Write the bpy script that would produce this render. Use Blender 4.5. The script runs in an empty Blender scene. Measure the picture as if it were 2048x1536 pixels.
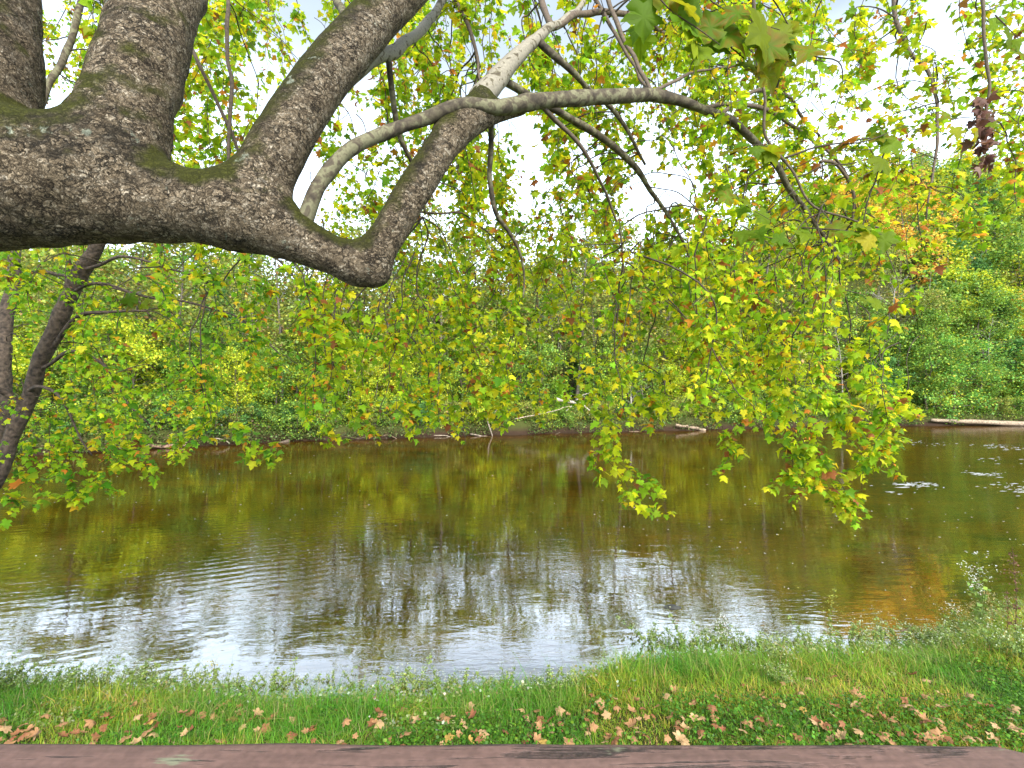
import bpy, math, random
import numpy as np
from mathutils import Vector

S = bpy.context.scene
COL = S.collection
R = math.radians
CZ = 4.5            # camera height over the water
FP = 1000.0         # focal length in photo pixels (photo is 2048 wide)

# ------------------------------------------------------------------ camera
cam_d = bpy.data.cameras.new("camera")
cam_d.sensor_width = 36.0
cam_d.lens = 36.0 * FP / 2048.0
cam_d.clip_start = 0.05
cam_d.clip_end = 2000
cam = bpy.data.objects.new("camera", cam_d)
COL.objects.link(cam)
cam.location = (0, 0, CZ)
cam.rotation_euler = (R(90), 0, 0)
S.camera = cam

# ------------------------------------------------------------------ sky and sun
SUN_EL, SUN_AZ = R(38), R(160)      # azimuth measured clockwise from +Y
world = bpy.data.worlds.new("World")
S.world = world
world.use_nodes = True
nt = world.node_tree
nt.nodes.clear()
wo = nt.nodes.new("ShaderNodeOutputWorld")
bg = nt.nodes.new("ShaderNodeBackground")
sky = nt.nodes.new("ShaderNodeTexSky")
sky.sky_type = 'NISHITA'
sky.sun_disc = False
sky.sun_elevation = SUN_EL
sky.sun_rotation = SUN_AZ
sky.air_density = 1.0
sky.dust_density = 2.0
tc = nt.nodes.new("ShaderNodeTexCoord")
mp = nt.nodes.new("ShaderNodeMapping")
mp.inputs['Scale'].default_value = (1.3, 1.3, 3.0)
no = nt.nodes.new("ShaderNodeTexNoise")
no.inputs['Scale'].default_value = 1.6
no.inputs['Detail'].default_value = 5
rmp = nt.nodes.new("ShaderNodeMapRange")
rmp.inputs['From Min'].default_value = 0.3
rmp.inputs['From Max'].default_value = 0.7
rmp.inputs['To Min'].default_value = 0.62
rmp.inputs['To Max'].default_value = 0.92
sep = nt.nodes.new("ShaderNodeSeparateXYZ")
hz = nt.nodes.new("ShaderNodeMapRange")      # thin cloud thickens toward the horizon
hz.inputs['From Min'].default_value = 0.0
hz.inputs['From Max'].default_value = 0.75
hz.inputs['To Min'].default_value = 0.30
hz.inputs['To Max'].default_value = -0.10
ad = nt.nodes.new("ShaderNodeMath"); ad.operation = 'ADD'; ad.use_clamp = True
mx = nt.nodes.new("ShaderNodeMix"); mx.data_type = 'RGBA'
mx.inputs[7].default_value = (8.8, 10.4, 12.2, 1)
bg.inputs['Strength'].default_value = 0.062
L = nt.links.new
L(tc.outputs['Generated'], mp.inputs['Vector']); L(mp.outputs[0], no.inputs['Vector'])
L(no.outputs['Fac'], rmp.inputs['Value']); L(tc.outputs['Generated'], sep.inputs[0])
L(sep.outputs['Z'], hz.inputs['Value']); L(rmp.outputs[0], ad.inputs[0]); L(hz.outputs[0], ad.inputs[1])
gl_ = nt.nodes.new("ShaderNodeMapRange")     # bright white band of thin cloud low in the sky
gl_.interpolation_type = 'SMOOTHSTEP'
gl_.inputs['From Min'].default_value = 0.39; gl_.inputs['From Max'].default_value = 0.56
gl_.inputs['To Min'].default_value = 3.3; gl_.inputs['To Max'].default_value = 1.12
L(sep.outputs['Z'], gl_.inputs['Value'])
sc_ = nt.nodes.new("ShaderNodeVectorMath"); sc_.operation = 'SCALE'
L(mx.outputs[2], sc_.inputs[0]); L(gl_.outputs[0], sc_.inputs['Scale'])
L(ad.outputs[0], mx.inputs[0]); L(sky.outputs[0], mx.inputs[6]); L(sc_.outputs[0], bg.inputs['Color'])
L(bg.outputs[0], wo.inputs['Surface'])

sd = bpy.data.lights.new("sun", 'SUN')
sd.energy = 5.0
sd.angle = R(32)
sd.color = (1.0, 0.95, 0.86)
sun = bpy.data.objects.new("sun", sd)
COL.objects.link(sun)
sdir = Vector((math.sin(SUN_AZ) * math.cos(SUN_EL), math.cos(SUN_AZ) * math.cos(SUN_EL), math.sin(SUN_EL)))
sun.rotation_euler = sdir.to_track_quat('Z', 'Y').to_euler()
sun.location = sdir * 60

S.view_settings.view_transform = 'Standard'
S.view_settings.look = 'None'
S.view_settings.gamma = 1
S.view_settings.exposure = 0.58
cy = S.cycles
cy.max_bounces = 6
cy.diffuse_bounces = 3
cy.glossy_bounces = 3
cy.transmission_bounces = 4
cy.transparent_max_bounces = 8
cy.caustics_reflective = True
cy.caustics_refractive = False
cy.sample_clamp_indirect = 4
cy.use_denoising = True
cy.denoiser = 'OPENIMAGEDENOISE'
cy.denoising_input_passes = 'RGB_ALBEDO_NORMAL'

# ------------------------------------------------------------------ helpers
def P(px, py, Y):
    return np.array([(px - 1024) / FP * Y, Y, CZ + (768 - py) / FP * Y])

def link(o, parent=None):
    COL.objects.link(o)
    if parent is not None:
        o.parent = parent
    return o

def tag(o, label=None, cat=None, group=None, kind=None):
    if label: o["label"] = label
    if cat: o["category"] = cat
    if group: o["group"] = group
    if kind: o["kind"] = kind
    return o

def empty(name, loc, rz=0.0):
    o = bpy.data.objects.new(name, None)
    o.empty_display_size = 0.1
    o.location = loc
    o.rotation_euler = (0, 0, rz)
    return link(o)

def mesh(name, V, faces, col=None, smooth=False):
    """V (n,3); faces: list of (m,k) index arrays; col (n,3) point colours."""
    V = np.asarray(V, dtype=np.float32)
    me = bpy.data.meshes.new(name)
    faces = [np.asarray(f, dtype=np.int32) for f in faces if len(f)]
    loops = np.concatenate([f.ravel() for f in faces])
    tot = np.concatenate([np.full(len(f), f.shape[1], np.int32) for f in faces])
    start = np.concatenate([[0], np.cumsum(tot)[:-1]]).astype(np.int32)
    me.vertices.add(len(V)); me.vertices.foreach_set("co", V.ravel())
    me.loops.add(len(loops)); me.loops.foreach_set("vertex_index", loops)
    me.polygons.add(len(tot))
    me.polygons.foreach_set("loop_start", start)
    me.polygons.foreach_set("loop_total", tot)
    if smooth:
        me.polygons.foreach_set("use_smooth", np.ones(len(tot), dtype=bool))
    me.update(calc_edges=True)
    if col is not None:
        a = me.color_attributes.new("Col", 'FLOAT_COLOR', 'POINT')
        c4 = np.ones((len(V), 4), np.float32); c4[:, :3] = col
        a.data.foreach_set("color", c4.ravel())
    return me

def obj(name, me, mat=None, parent=None, loc=None):
    o = bpy.data.objects.new(name, me)
    if mat is not None and not me.materials:
        me.materials.append(mat)
    if loc is not None: o.location = loc
    return link(o, parent)

class MB:
    """collects pieces of one mesh"""
    def __init__(self): self.V, self.F, self.C, self.n = [], {}, [], 0
    def add(self, V, faces, col=None):
        V = np.asarray(V, float)
        for f in faces:
            f = np.asarray(f)
            if len(f): self.F.setdefault(f.shape[1], []).append(f + self.n)
        self.V.append(V); self.n += len(V)
        if col is None: col = (0.5, 0.5, 0.5)
        self.C.append(np.broadcast_to(np.asarray(col, float), (len(V), 3)))
    def me(self, name, smooth=False):
        return mesh(name, np.concatenate(self.V), [np.concatenate(f) for f in self.F.values()], np.concatenate(self.C), smooth)

def spline(pts, n):
    """Catmull-Rom through rows (any width) resampled to n rows"""
    p = np.asarray(pts, float)
    if len(p) < 2: return p
    q = np.vstack([2 * p[0] - p[1], p, 2 * p[-1] - p[-2]])
    u = np.linspace(0, len(p) - 1 - 1e-9, n)
    i = u.astype(int); t = (u - i)[:, None]
    a, b, c, d = q[i], q[i + 1], q[i + 2], q[i + 3]
    return 0.5 * (2 * b + (c - a) * t + (2 * a - 5 * b + 4 * c - d) * t**2 + (3 * b - 3 * c + d - a) * t**3)

def tube(c, r, k=6, cap=True):
    c = np.asarray(c, float); n = len(c)
    r = np.broadcast_to(np.asarray(r, float), (n,))
    t = np.gradient(c, axis=0)
    t /= np.linalg.norm(t, axis=1)[:, None] + 1e-9
    ref = np.array([0.31, 0.2, 0.93]) if abs(t[0, 2]) < 0.8 else np.array([0.9, 0.3, 0.2])
    u = np.cross(t[0], ref); u /= np.linalg.norm(u)
    U = []
    for i in range(n):
        u = u - t[i] * u.dot(t[i]); u /= np.linalg.norm(u) + 1e-9
        U.append(u)
    U = np.array(U); W = np.cross(t, U)
    a = np.linspace(0, 2 * math.pi, k, endpoint=False)
    V = c[:, None] + r[:, None, None] * (np.cos(a)[None, :, None] * U[:, None] + np.sin(a)[None, :, None] * W[:, None])
    i = np.arange(n - 1)[:, None] * k; j = np.arange(k)[None]
    Q = np.stack([i + j, i + (j + 1) % k, i + k + (j + 1) % k, i + k + j], -1).reshape(-1, 4)
    V = V.reshape(-1, 3); fs = [Q]
    if cap and k > 2:
        fs.append(np.arange(k)[::-1][None]); fs.append((np.arange(k) + (n - 1) * k)[None])
    return V, fs

def hash3(i, j, k, seed):
    h = (i * 374761393 + j * 668265263 + k * 2147483647 + seed * 974634321).astype(np.int64)
    h = (h ^ (h >> 13)) * 1274126177 & 0x7fffffff
    return ((h ^ (h >> 16)) & 0xffff) / 65535.0
def vnoise(p, seed=0):
    p = np.asarray(p, float); f = np.floor(p); t = p - f; t = t * t * (3 - 2 * t)
    i, j, k = (f[..., a].astype(np.int64) for a in range(3))
    out = 0
    for a in (0, 1):
        for b in (0, 1):
            for c in (0, 1):
                w = (t[..., 0] if a else 1 - t[..., 0]) * (t[..., 1] if b else 1 - t[..., 1]) * (t[..., 2] if c else 1 - t[..., 2])
                out = out + w * hash3(i + a, j + b, k + c, seed)
    return out
def fbm(p, oct=4, seed=0):
    p = np.asarray(p, float); s = 0; a = 0.5
    for o in range(oct):
        s = s + a * vnoise(p * 2**o, seed + o); a *= 0.5
    return s
def noise2(x, y, sc, seed=0, oct=3):
    return fbm(np.stack([x * sc, y * sc, np.zeros_like(x) + 0.37], -1), oct, seed)

def rotmats(zdir, ydir):
    """rows -> matrices whose columns are x, y, z axes, y along ydir, z near zdir"""
    y = ydir / (np.linalg.norm(ydir, axis=1)[:, None] + 1e-9)
    x = np.cross(y, zdir); x /= np.linalg.norm(x, axis=1)[:, None] + 1e-9
    z = np.cross(x, y)
    return np.stack([x, y, z], -1)

def stamp(tmpl, tfaces, Rm, s, pos, colv):
    """instances of a template as plain arrays; colv (n,nv,3) or (n,3)"""
    n, nv = len(pos), len(tmpl)
    V = np.einsum('nij,vj->nvi', Rm, tmpl) * np.asarray(s)[:, None, None] + pos[:, None]
    F = [(f[None] + (np.arange(n) * nv)[:, None, None]).reshape(-1, f.shape[1]) for f in tfaces]
    if colv.ndim == 2: colv = np.repeat(colv[:, None], nv, 1)
    return V.reshape(-1, 3), F, colv.reshape(-1, 3)

def pick(rng, pal, n, jit=0.18, gain=1.0):
    cols = np.array([c for c, w in pal]) * gain; w = np.array([w for c, w in pal], float)
    c = cols[rng.choice(len(cols), n, p=w / w.sum())]
    return np.clip(c * (1 + rng.normal(0, jit, (n, 1))) * (1 + rng.normal(0, 0.06, (n, 3))), 0.004, 0.85)

# ------------------------------------------------------------------ materials
def newmat(name):
    m = bpy.data.materials.new(name); m.use_nodes = True
    t = m.node_tree; t.nodes.clear()
    out = t.nodes.new("ShaderNodeOutputMaterial")
    return m, t, out
def N(t, kind, **kw):
    n = t.nodes.new(kind)
    for k, v in kw.items():
        if k in n.inputs: n.inputs[k].default_value = v
        else: setattr(n, k, v)
    return n
def ramp(t, stops, interp='LINEAR'):
    n = t.nodes.new("ShaderNodeValToRGB"); e = n.color_ramp.elements
    n.color_ramp.interpolation = interp
    while len(e) < len(stops): e.new(0.5)
    for i, (p, c) in enumerate(stops):
        e[i].position = p
        e[i].color = (c, c, c, 1) if isinstance(c, (int, float)) else (*c, 1)
    return n
def mixc(t, fac, a, b, mode='MIX'):
    n = t.nodes.new("ShaderNodeMix"); n.data_type = 'RGBA'; n.blend_type = mode
    for s, v in ((0, fac), (6, a), (7, b)):
        if hasattr(v, 'is_output'): t.links.new(v, n.inputs[s])
        elif isinstance(v, (int, float)): n.inputs[s].default_value = v
        else: n.inputs[s].default_value = (*v, 1)
    return n.outputs[2]
def math_(t, op, a, b=None, clamp=False):
    n = t.nodes.new("ShaderNodeMath"); n.operation = op; n.use_clamp = clamp
    for s, v in ((0, a), (1, b)):
        if v is None: continue
        if hasattr(v, 'is_output'): t.links.new(v, n.inputs[s])
        else: n.inputs[s].default_value = v
    return n.outputs[0]

def leaf_mat(name, trans=0.42, rough=0.45, spec=0.35, tint=1.0):
    m, t, out = newmat(name)
    at = N(t, "ShaderNodeAttribute", attribute_name="Col")
    pb = N(t, "ShaderNodeBsdfPrincipled"); pb.inputs['Roughness'].default_value = rough
    pb.inputs['Specular IOR Level'].default_value = spec
    tr = N(t, "ShaderNodeBsdfTranslucent")
    ms = N(t, "ShaderNodeMixShader"); ms.inputs[0].default_value = trans
    t.links.new(at.outputs['Color'], pb.inputs['Base Color'])
    t.links.new(mixc(t, 1.0, at.outputs['Color'], (1.35, 1.3, 0.8), 'MULTIPLY'), tr.inputs['Color'])
    t.links.new(pb.outputs[0], ms.inputs[1]); t.links.new(tr.outputs[0], ms.inputs[2])
    t.links.new(ms.outputs[0], out.inputs['Surface'])
    return m
def attr_mat(name, rough=0.8, bump=0.0, scale=30.0, var=0.35):
    m, t, out = newmat(name)
    at = N(t, "ShaderNodeAttribute", attribute_name="Col")
    pb = N(t, "ShaderNodeBsdfPrincipled"); pb.inputs['Roughness'].default_value = rough
    tcn = N(t, "ShaderNodeTexCoord")
    nz = N(t, "ShaderNodeTexNoise", Scale=scale, Detail=5.0)
    t.links.new(tcn.outputs['Object'], nz.inputs['Vector'])
    rp = ramp(t, [(0.3, 1 - var), (0.7, 1 + var)])
    t.links.new(nz.outputs['Fac'], rp.inputs[0])
    t.links.new(mixc(t, 1.0, at.outputs['Color'], rp.outputs[0], 'MULTIPLY'), pb.inputs['Base Color'])
    if bump:
        b = N(t, "ShaderNodeBump", Strength=1.0, Distance=bump)
        t.links.new(nz.outputs['Fac'], b.inputs['Height']); t.links.new(b.outputs[0], pb.inputs['Normal'])
    t.links.new(pb.outputs[0], out.inputs['Surface'])
    return m

def bark_mat():
    m, t, out = newmat("scaly_bark")
    g = N(t, "ShaderNodeNewGeometry")
    tcn = N(t, "ShaderNodeTexCoord")
    warp = N(t, "ShaderNodeTexNoise", Scale=11.0, Detail=6.0, Roughness=0.65)
    t.links.new(tcn.outputs['Object'], warp.inputs['Vector'])
    st = N(t, "ShaderNodeMapping"); st.inputs['Scale'].default_value = (0.75, 1.0, 1.15)
    t.links.new(tcn.outputs['Object'], st.inputs['Vector'])
    wv = mixc(t, 0.16, st.outputs[0], warp.outputs['Color'], 'ADD')
    v1 = N(t, "ShaderNodeTexVoronoi", Scale=27.0, feature='DISTANCE_TO_EDGE')
    v2 = N(t, "ShaderNodeTexVoronoi", Scale=80.0, feature='DISTANCE_TO_EDGE')
    vc = N(t, "ShaderNodeTexVoronoi", Scale=27.0)
    vc2 = N(t, "ShaderNodeTexVoronoi", Scale=80.0)
    for v in (v1, v2, vc, vc2): t.links.new(wv, v.inputs['Vector'])
    nz = N(t, "ShaderNodeTexNoise", Scale=5.0, Detail=8.0, Roughness=0.7)
    fine = N(t, "ShaderNodeTexNoise", Scale=90.0, Detail=6.0, Roughness=0.7)
    big = N(t, "ShaderNodeTexNoise", Scale=1.7, Detail=5.0, Roughness=0.6)
    for n in (nz, fine, big): t.links.new(tcn.outputs['Object'], n.inputs['Vector'])
    base = ramp(t, [(0.28, (0.085, 0.062, 0.038)), (0.42, (0.20, 0.150, 0.096)), (0.54, (0.31, 0.24, 0.16)), (0.70, (0.48, 0.41, 0.31))])
    sepc = N(t, "ShaderNodeSeparateColor"); t.links.new(vc2.outputs['Color'], sepc.inputs[0])
    sepd = N(t, "ShaderNodeSeparateColor"); t.links.new(vc.outputs['Color'], sepd.inputs[0])
    mixv = math_(t, 'ADD', math_(t, 'MULTIPLY', nz.outputs['Fac'], 0.50),
                 math_(t, 'ADD', math_(t, 'MULTIPLY', sepc.outputs[0], 0.28), math_(t, 'MULTIPLY', sepd.outputs[0], 0.17)))
    t.links.new(mixv, base.inputs[0])
    c = base.outputs[0]
    # cracks between plates
    cr = ramp(t, [(0.0, 0.14), (0.13, 1.0)])
    brk = N(t, "ShaderNodeMapRange"); brk.inputs['From Min'].default_value = 0.38; brk.inputs['From Max'].default_value = 0.62
    brk.inputs['To Min'].default_value = -0.03; brk.inputs['To Max'].default_value = 0.07
    t.links.new(warp.outputs['Fac'], brk.inputs['Value'])
    t.links.new(math_(t, 'ADD', v1.outputs['Distance'], brk.outputs[0]), cr.inputs[0])
    cr2 = ramp(t, [(0.0, 0.35), (0.10, 1.0)]); t.links.new(v2.outputs['Distance'], cr2.inputs[0])
    c = mixc(t, 1.0, c, cr.outputs[0], 'MULTIPLY'); c = mixc(t, 1.0, c, cr2.outputs[0], 'MULTIPLY')
    fr = ramp(t, [(0.3, 0.85), (0.7, 1.15)]); t.links.new(fine.outputs['Fac'], fr.inputs[0])
    c = mixc(t, 1.0, c, fr.outputs[0], 'MULTIPLY')
    # dark damp stain and moss on upper sides
    sx = N(t, "ShaderNodeSeparateXYZ"); t.links.new(g.outputs['Normal'], sx.inputs[0])
    up = N(t, "ShaderNodeMapRange"); up.inputs['From Min'].default_value = -0.1; up.inputs['From Max'].default_value = 0.75
    t.links.new(sx.outputs['Z'], up.inputs['Value'])
    damp = ramp(t, [(0.40, 0.0), (0.54, 1.0)])
    t.links.new(math_(t, 'ADD', math_(t, 'MULTIPLY', up.outputs[0], 0.42), math_(t, 'MULTIPLY', big.outputs['Fac'], 0.55)), damp.inputs[0])
    c = mixc(t, math_(t, 'MULTIPLY', damp.outputs[0], 0.82), c, (0.022, 0.017, 0.010))
    moss = N(t, "ShaderNodeTexNoise", Scale=3.3, Detail=7.0, Roughness=0.65)
    t.links.new(tcn.outputs['Object'], moss.inputs['Vector'])
    mr = ramp(t, [(0.50, 0.0), (0.63, 1.0)])
    t.links.new(math_(t, 'ADD', math_(t, 'MULTIPLY', up.outputs[0], 0.33), math_(t, 'MULTIPLY', moss.outputs['Fac'], 0.75)), mr.inputs[0])
    mossc = mixc(t, fine.outputs['Fac'], (0.030, 0.034, 0.004), (0.085, 0.085, 0.012))
    c = mixc(t, mr.outputs[0], c, mossc)
    # lichen
    li = N(t, "ShaderNodeTexNoise", Scale=4.6, Detail=9.0, Roughness=0.72)
    mo = N(t, "ShaderNodeMapping"); mo.inputs['Location'].default_value = (3.7, 1.9, 8.1)
    t.links.new(tcn.outputs['Object'], mo.inputs['Vector']); t.links.new(mo.outputs[0], li.inputs['Vector'])
    lr = ramp(t, [(0.62, 0.0), (0.66, 1.0)]); t.links.new(li.outputs['Fac'], lr.inputs[0])
    c = mixc(t, math_(t, 'MULTIPLY', lr.outputs[0], 0.8), c, (0.33, 0.36, 0.27))
    pb = N(t, "ShaderNodeBsdfPrincipled"); pb.inputs['Roughness'].default_value = 0.9
    pb.inputs['Specular IOR Level'].default_value = 0.2
    t.links.new(c, pb.inputs['Base Color'])
    h = math_(t, 'ADD', math_(t, 'MULTIPLY', cr.outputs[0], 0.6), math_(t, 'ADD', math_(t, 'MULTIPLY', cr2.outputs[0], 0.3),
              math_(t, 'ADD', math_(t, 'MULTIPLY', fine.outputs['Fac'], 0.35), math_(t, 'MULTIPLY', sepc.outputs[1], 0.25))))
    b = N(t, "ShaderNodeBump", Strength=1.0, Distance=0.019)
    t.links.new(h, b.inputs['Height']); t.links.new(b.outputs[0], pb.inputs['Normal'])
    t.links.new(pb.outputs[0], out.inputs['Surface'])
    return m

def pale_bark_mat(name="mottled_bark", shift=0.0):
    """sycamore upper bark: grey-brown flakes over cream"""
    m, t, out = newmat(name)
    tcn = N(t, "ShaderNodeTexCoord")
    nz = N(t, "ShaderNodeTexNoise", Scale=13.0, Detail=4.0, Roughness=0.55, Distortion=0.6)
    fn = N(t, "ShaderNodeTexNoise", Scale=60.0, Detail=5.0)
    bg_ = N(t, "ShaderNodeTexNoise", Scale=2.2, Detail=2.0)
    for n in (nz, fn, bg_): t.links.new(tcn.outputs['Object'], n.inputs['Vector'])
    cr_ = (0.24, 0.215, 0.165) if shift else (0.155, 0.145, 0.085)
    rp = ramp(t, [(0.44 + shift, cr_), (0.465 + shift, (0.105, 0.09, 0.055)), (0.53 + shift, (0.075, 0.06, 0.04)), (0.60 + shift, (0.045, 0.036, 0.025))])
    t.links.new(math_(t, 'ADD', math_(t, 'MULTIPLY', nz.outputs['Fac'], 0.75), math_(t, 'MULTIPLY', bg_.outputs['Fac'], 0.25)), rp.inputs[0])
    fr = ramp(t, [(0.3, 0.8), (0.7, 1.2)]); t.links.new(fn.outputs['Fac'], fr.inputs[0])
    pb = N(t, "ShaderNodeBsdfPrincipled"); pb.inputs['Roughness'].default_value = 0.8
    pb.inputs['Specular IOR Level'].default_value = 0.25
    t.links.new(mixc(t, 1.0, rp.outputs[0], fr.outputs[0], 'MULTIPLY'), pb.inputs['Base Color'])
    b = N(t, "ShaderNodeBump", Strength=0.8, Distance=0.006)
    t.links.new(nz.outputs['Fac'], b.inputs['Height']); t.links.new(b.outputs[0], pb.inputs['Normal'])
    t.links.new(pb.outputs[0], out.inputs['Surface'])
    return m

def ground_mat():
    m, t, out = newmat("bank_earth")
    g = N(t, "ShaderNodeNewGeometry")
    sx = N(t, "ShaderNodeSeparateXYZ"); t.links.new(g.outputs['Position'], sx.inputs[0])
    n1 = N(t, "ShaderNodeTexNoise", Scale=0.55, Detail=7.0, Roughness=0.62)
    n2 = N(t, "ShaderNodeTexNoise", Scale=4.5, Detail=8.0, Roughness=0.7)
    n3 = N(t, "ShaderNodeTexNoise", Scale=26.0, Detail=6.0, Roughness=0.7)
    stx = N(t, "ShaderNodeMapping"); stx.inputs['Scale'].default_value = (0.45, 1.25, 1.0)
    t.links.new(g.outputs['Position'], stx.inputs['Vector'])
    for n in (n1, n2): t.links.new(stx.outputs[0], n.inputs['Vector'])
    t.links.new(g.outputs['Position'], n3.inputs['Vector'])
    bed = ramp(t, [(0.34, (0.018, 0.016, 0.003)), (0.45, (0.100, 0.068, 0.006)), (0.54, (0.165, 0.100, 0.009)), (0.64, (0.28, 0.145, 0.016))])
    t.links.new(math_(t, 'ADD', math_(t, 'MULTIPLY', n1.outputs['Fac'], 0.45), math_(t, 'MULTIPLY', n2.outputs['Fac'], 0.55)), bed.inputs[0])
    pb_ = ramp(t, [(0.3, 0.6), (0.7, 1.4)]); t.links.new(n3.outputs['Fac'], pb_.inputs[0])
    bedc = mixc(t, 1.0, bed.outputs[0], pb_.outputs[0], 'MULTIPLY')
    mud = mixc(t, n2.outputs['Fac'], (0.022, 0.014, 0.009), (0.065, 0.038, 0.024))
    soil = mixc(t, n2.outputs['Fac'], (0.035, 0.045, 0.010), (0.08, 0.09, 0.022))
    a = N(t, "ShaderNodeMapRange"); a.inputs['From Min'].default_value = -0.12; a.inputs['From Max'].default_value = 0.02
    t.links.new(sx.outputs['Z'], a.inputs['Value'])
    b = N(t, "ShaderNodeMapRange"); b.inputs['From Min'].default_value = 0.25; b.inputs['From Max'].default_value = 0.75
    t.links.new(sx.outputs['Z'], b.inputs['Value'])
    c = mixc(t, a.outputs[0], bedc, mud); c = mixc(t, b.outputs[0], c, soil)
    p = N(t, "ShaderNodeBsdfPrincipled"); p.inputs['Roughness'].default_value = 0.9
    p.inputs['Specular IOR Level'].default_value = 0.15
    t.links.new(c, p.inputs['Base Color'])
    bm = N(t, "ShaderNodeBump", Strength=0.8, Distance=0.03)
    t.links.new(n3.outputs['Fac'], bm.inputs['Height']); t.links.new(bm.outputs[0], p.inputs['Normal'])
    t.links.new(p.outputs[0], out.inputs['Surface'])
    return m

def water_mat():
    m, t, out = newmat("river_water")
    g = N(t, "ShaderNodeNewGeometry")
    m1 = N(t, "ShaderNodeMapping"); m1.inputs['Scale'].default_value = (0.55, 1.6, 1.0); m1.inputs['Rotation'].default_value = (0, 0, R(-14))
    t.links.new(g.outputs['Position'], m1.inputs['Vector'])
    n1 = N(t, "ShaderNodeTexNoise", Scale=1.5, Detail=2.5, Roughness=0.5, Distortion=0.4)
    n2 = N(t, "ShaderNodeTexNoise", Scale=6.5, Detail=2.0, Roughness=0.5, Distortion=0.8)
    t.links.new(m1.outputs[0], n1.inputs['Vector']); t.links.new(m1.outputs[0], n2.inputs['Vector'])
    # long slanting trains of wavelets on the left
    m2 = N(t, "ShaderNodeMapping"); m2.inputs['Rotation'].default_value = (0, 0, R(-24))
    t.links.new(g.outputs['Position'], m2.inputs['Vector'])
    wv = N(t, "ShaderNodeTexWave", Scale=1.0, Distortion=5.0, Detail=2.5, wave_type='BANDS', bands_direction='Y')
    wv.inputs['Detail Scale'].default_value = 0.8
    t.links.new(m2.outputs[0], wv.inputs['Vector'])
    big = N(t, "ShaderNodeTexNoise", Scale=0.22, Detail=2.0)
    t.links.new(g.outputs['Position'], big.inputs['Vector'])
    br = ramp(t, [(0.42, 0.25), (0.6, 1.0)]); t.links.new(big.outputs['Fac'], br.inputs[0])
    # rings live on the left, broken water on the far right
    sx = N(t, "ShaderNodeSeparateXYZ"); t.links.new(g.outputs['Position'], sx.inputs[0])
    lf = N(t, "ShaderNodeMapRange"); lf.inputs['From Min'].default_value = -2.0; lf.inputs['From Max'].default_value = -5.0
    t.links.new(sx.outputs['X'], lf.inputs['Value'])
    rg = N(t, "ShaderNodeMapRange"); rg.inputs['From Min'].default_value = 12.0; rg.inputs['From Max'].default_value = 28.0
    rg.inputs['To Min'].default_value = 0.0; rg.inputs['To Max'].default_value = 1.0
    t.links.new(sx.outputs['X'], rg.inputs['Value'])
    h = math_(t, 'ADD', math_(t, 'MULTIPLY', n1.outputs['Fac'], 1.0), math_(t, 'MULTIPLY', math_(t, 'MULTIPLY', n2.outputs['Fac'], 0.42), math_(t, 'ADD', br.outputs[0], math_(t, 'MULTIPLY', rg.outputs[0], 1.6))))
    h = math_(t, 'ADD', h, math_(t, 'MULTIPLY', math_(t, 'MULTIPLY', math_(t, 'MULTIPLY', wv.outputs['Fac'], lf.outputs[0]), br.outputs[0]), 0.30))
    b = N(t, "ShaderNodeBump", Strength=1.0, Distance=0.0055)
    t.links.new(h, b.inputs['Height'])
    fr = N(t, "ShaderNodeFresnel", IOR=1.33); t.links.new(b.outputs[0], fr.inputs['Normal'])
    fac = math_(t, 'MINIMUM', math_(t, 'MULTIPLY', fr.outputs[0], 6.5), 0.44)
    gl = N(t, "ShaderNodeBsdfGlossy", Roughness=0.03); gl.inputs['Color'].default_value = (0.97, 0.97, 0.97, 1)
    t.links.new(b.outputs[0], gl.inputs['Normal'])
    tr = N(t, "ShaderNodeBsdfTransparent"); tr.inputs['Color'].default_value = (0.78, 0.66, 0.34, 1)
    ms = N(t, "ShaderNodeMixShader")
    t.links.new(fac, ms.inputs[0]); t.links.new(tr.outputs[0], ms.inputs[1]); t.links.new(gl.outputs[0], ms.inputs[2])
    t.links.new(ms.outputs[0], out.inputs['Surface'])
    return m

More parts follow.
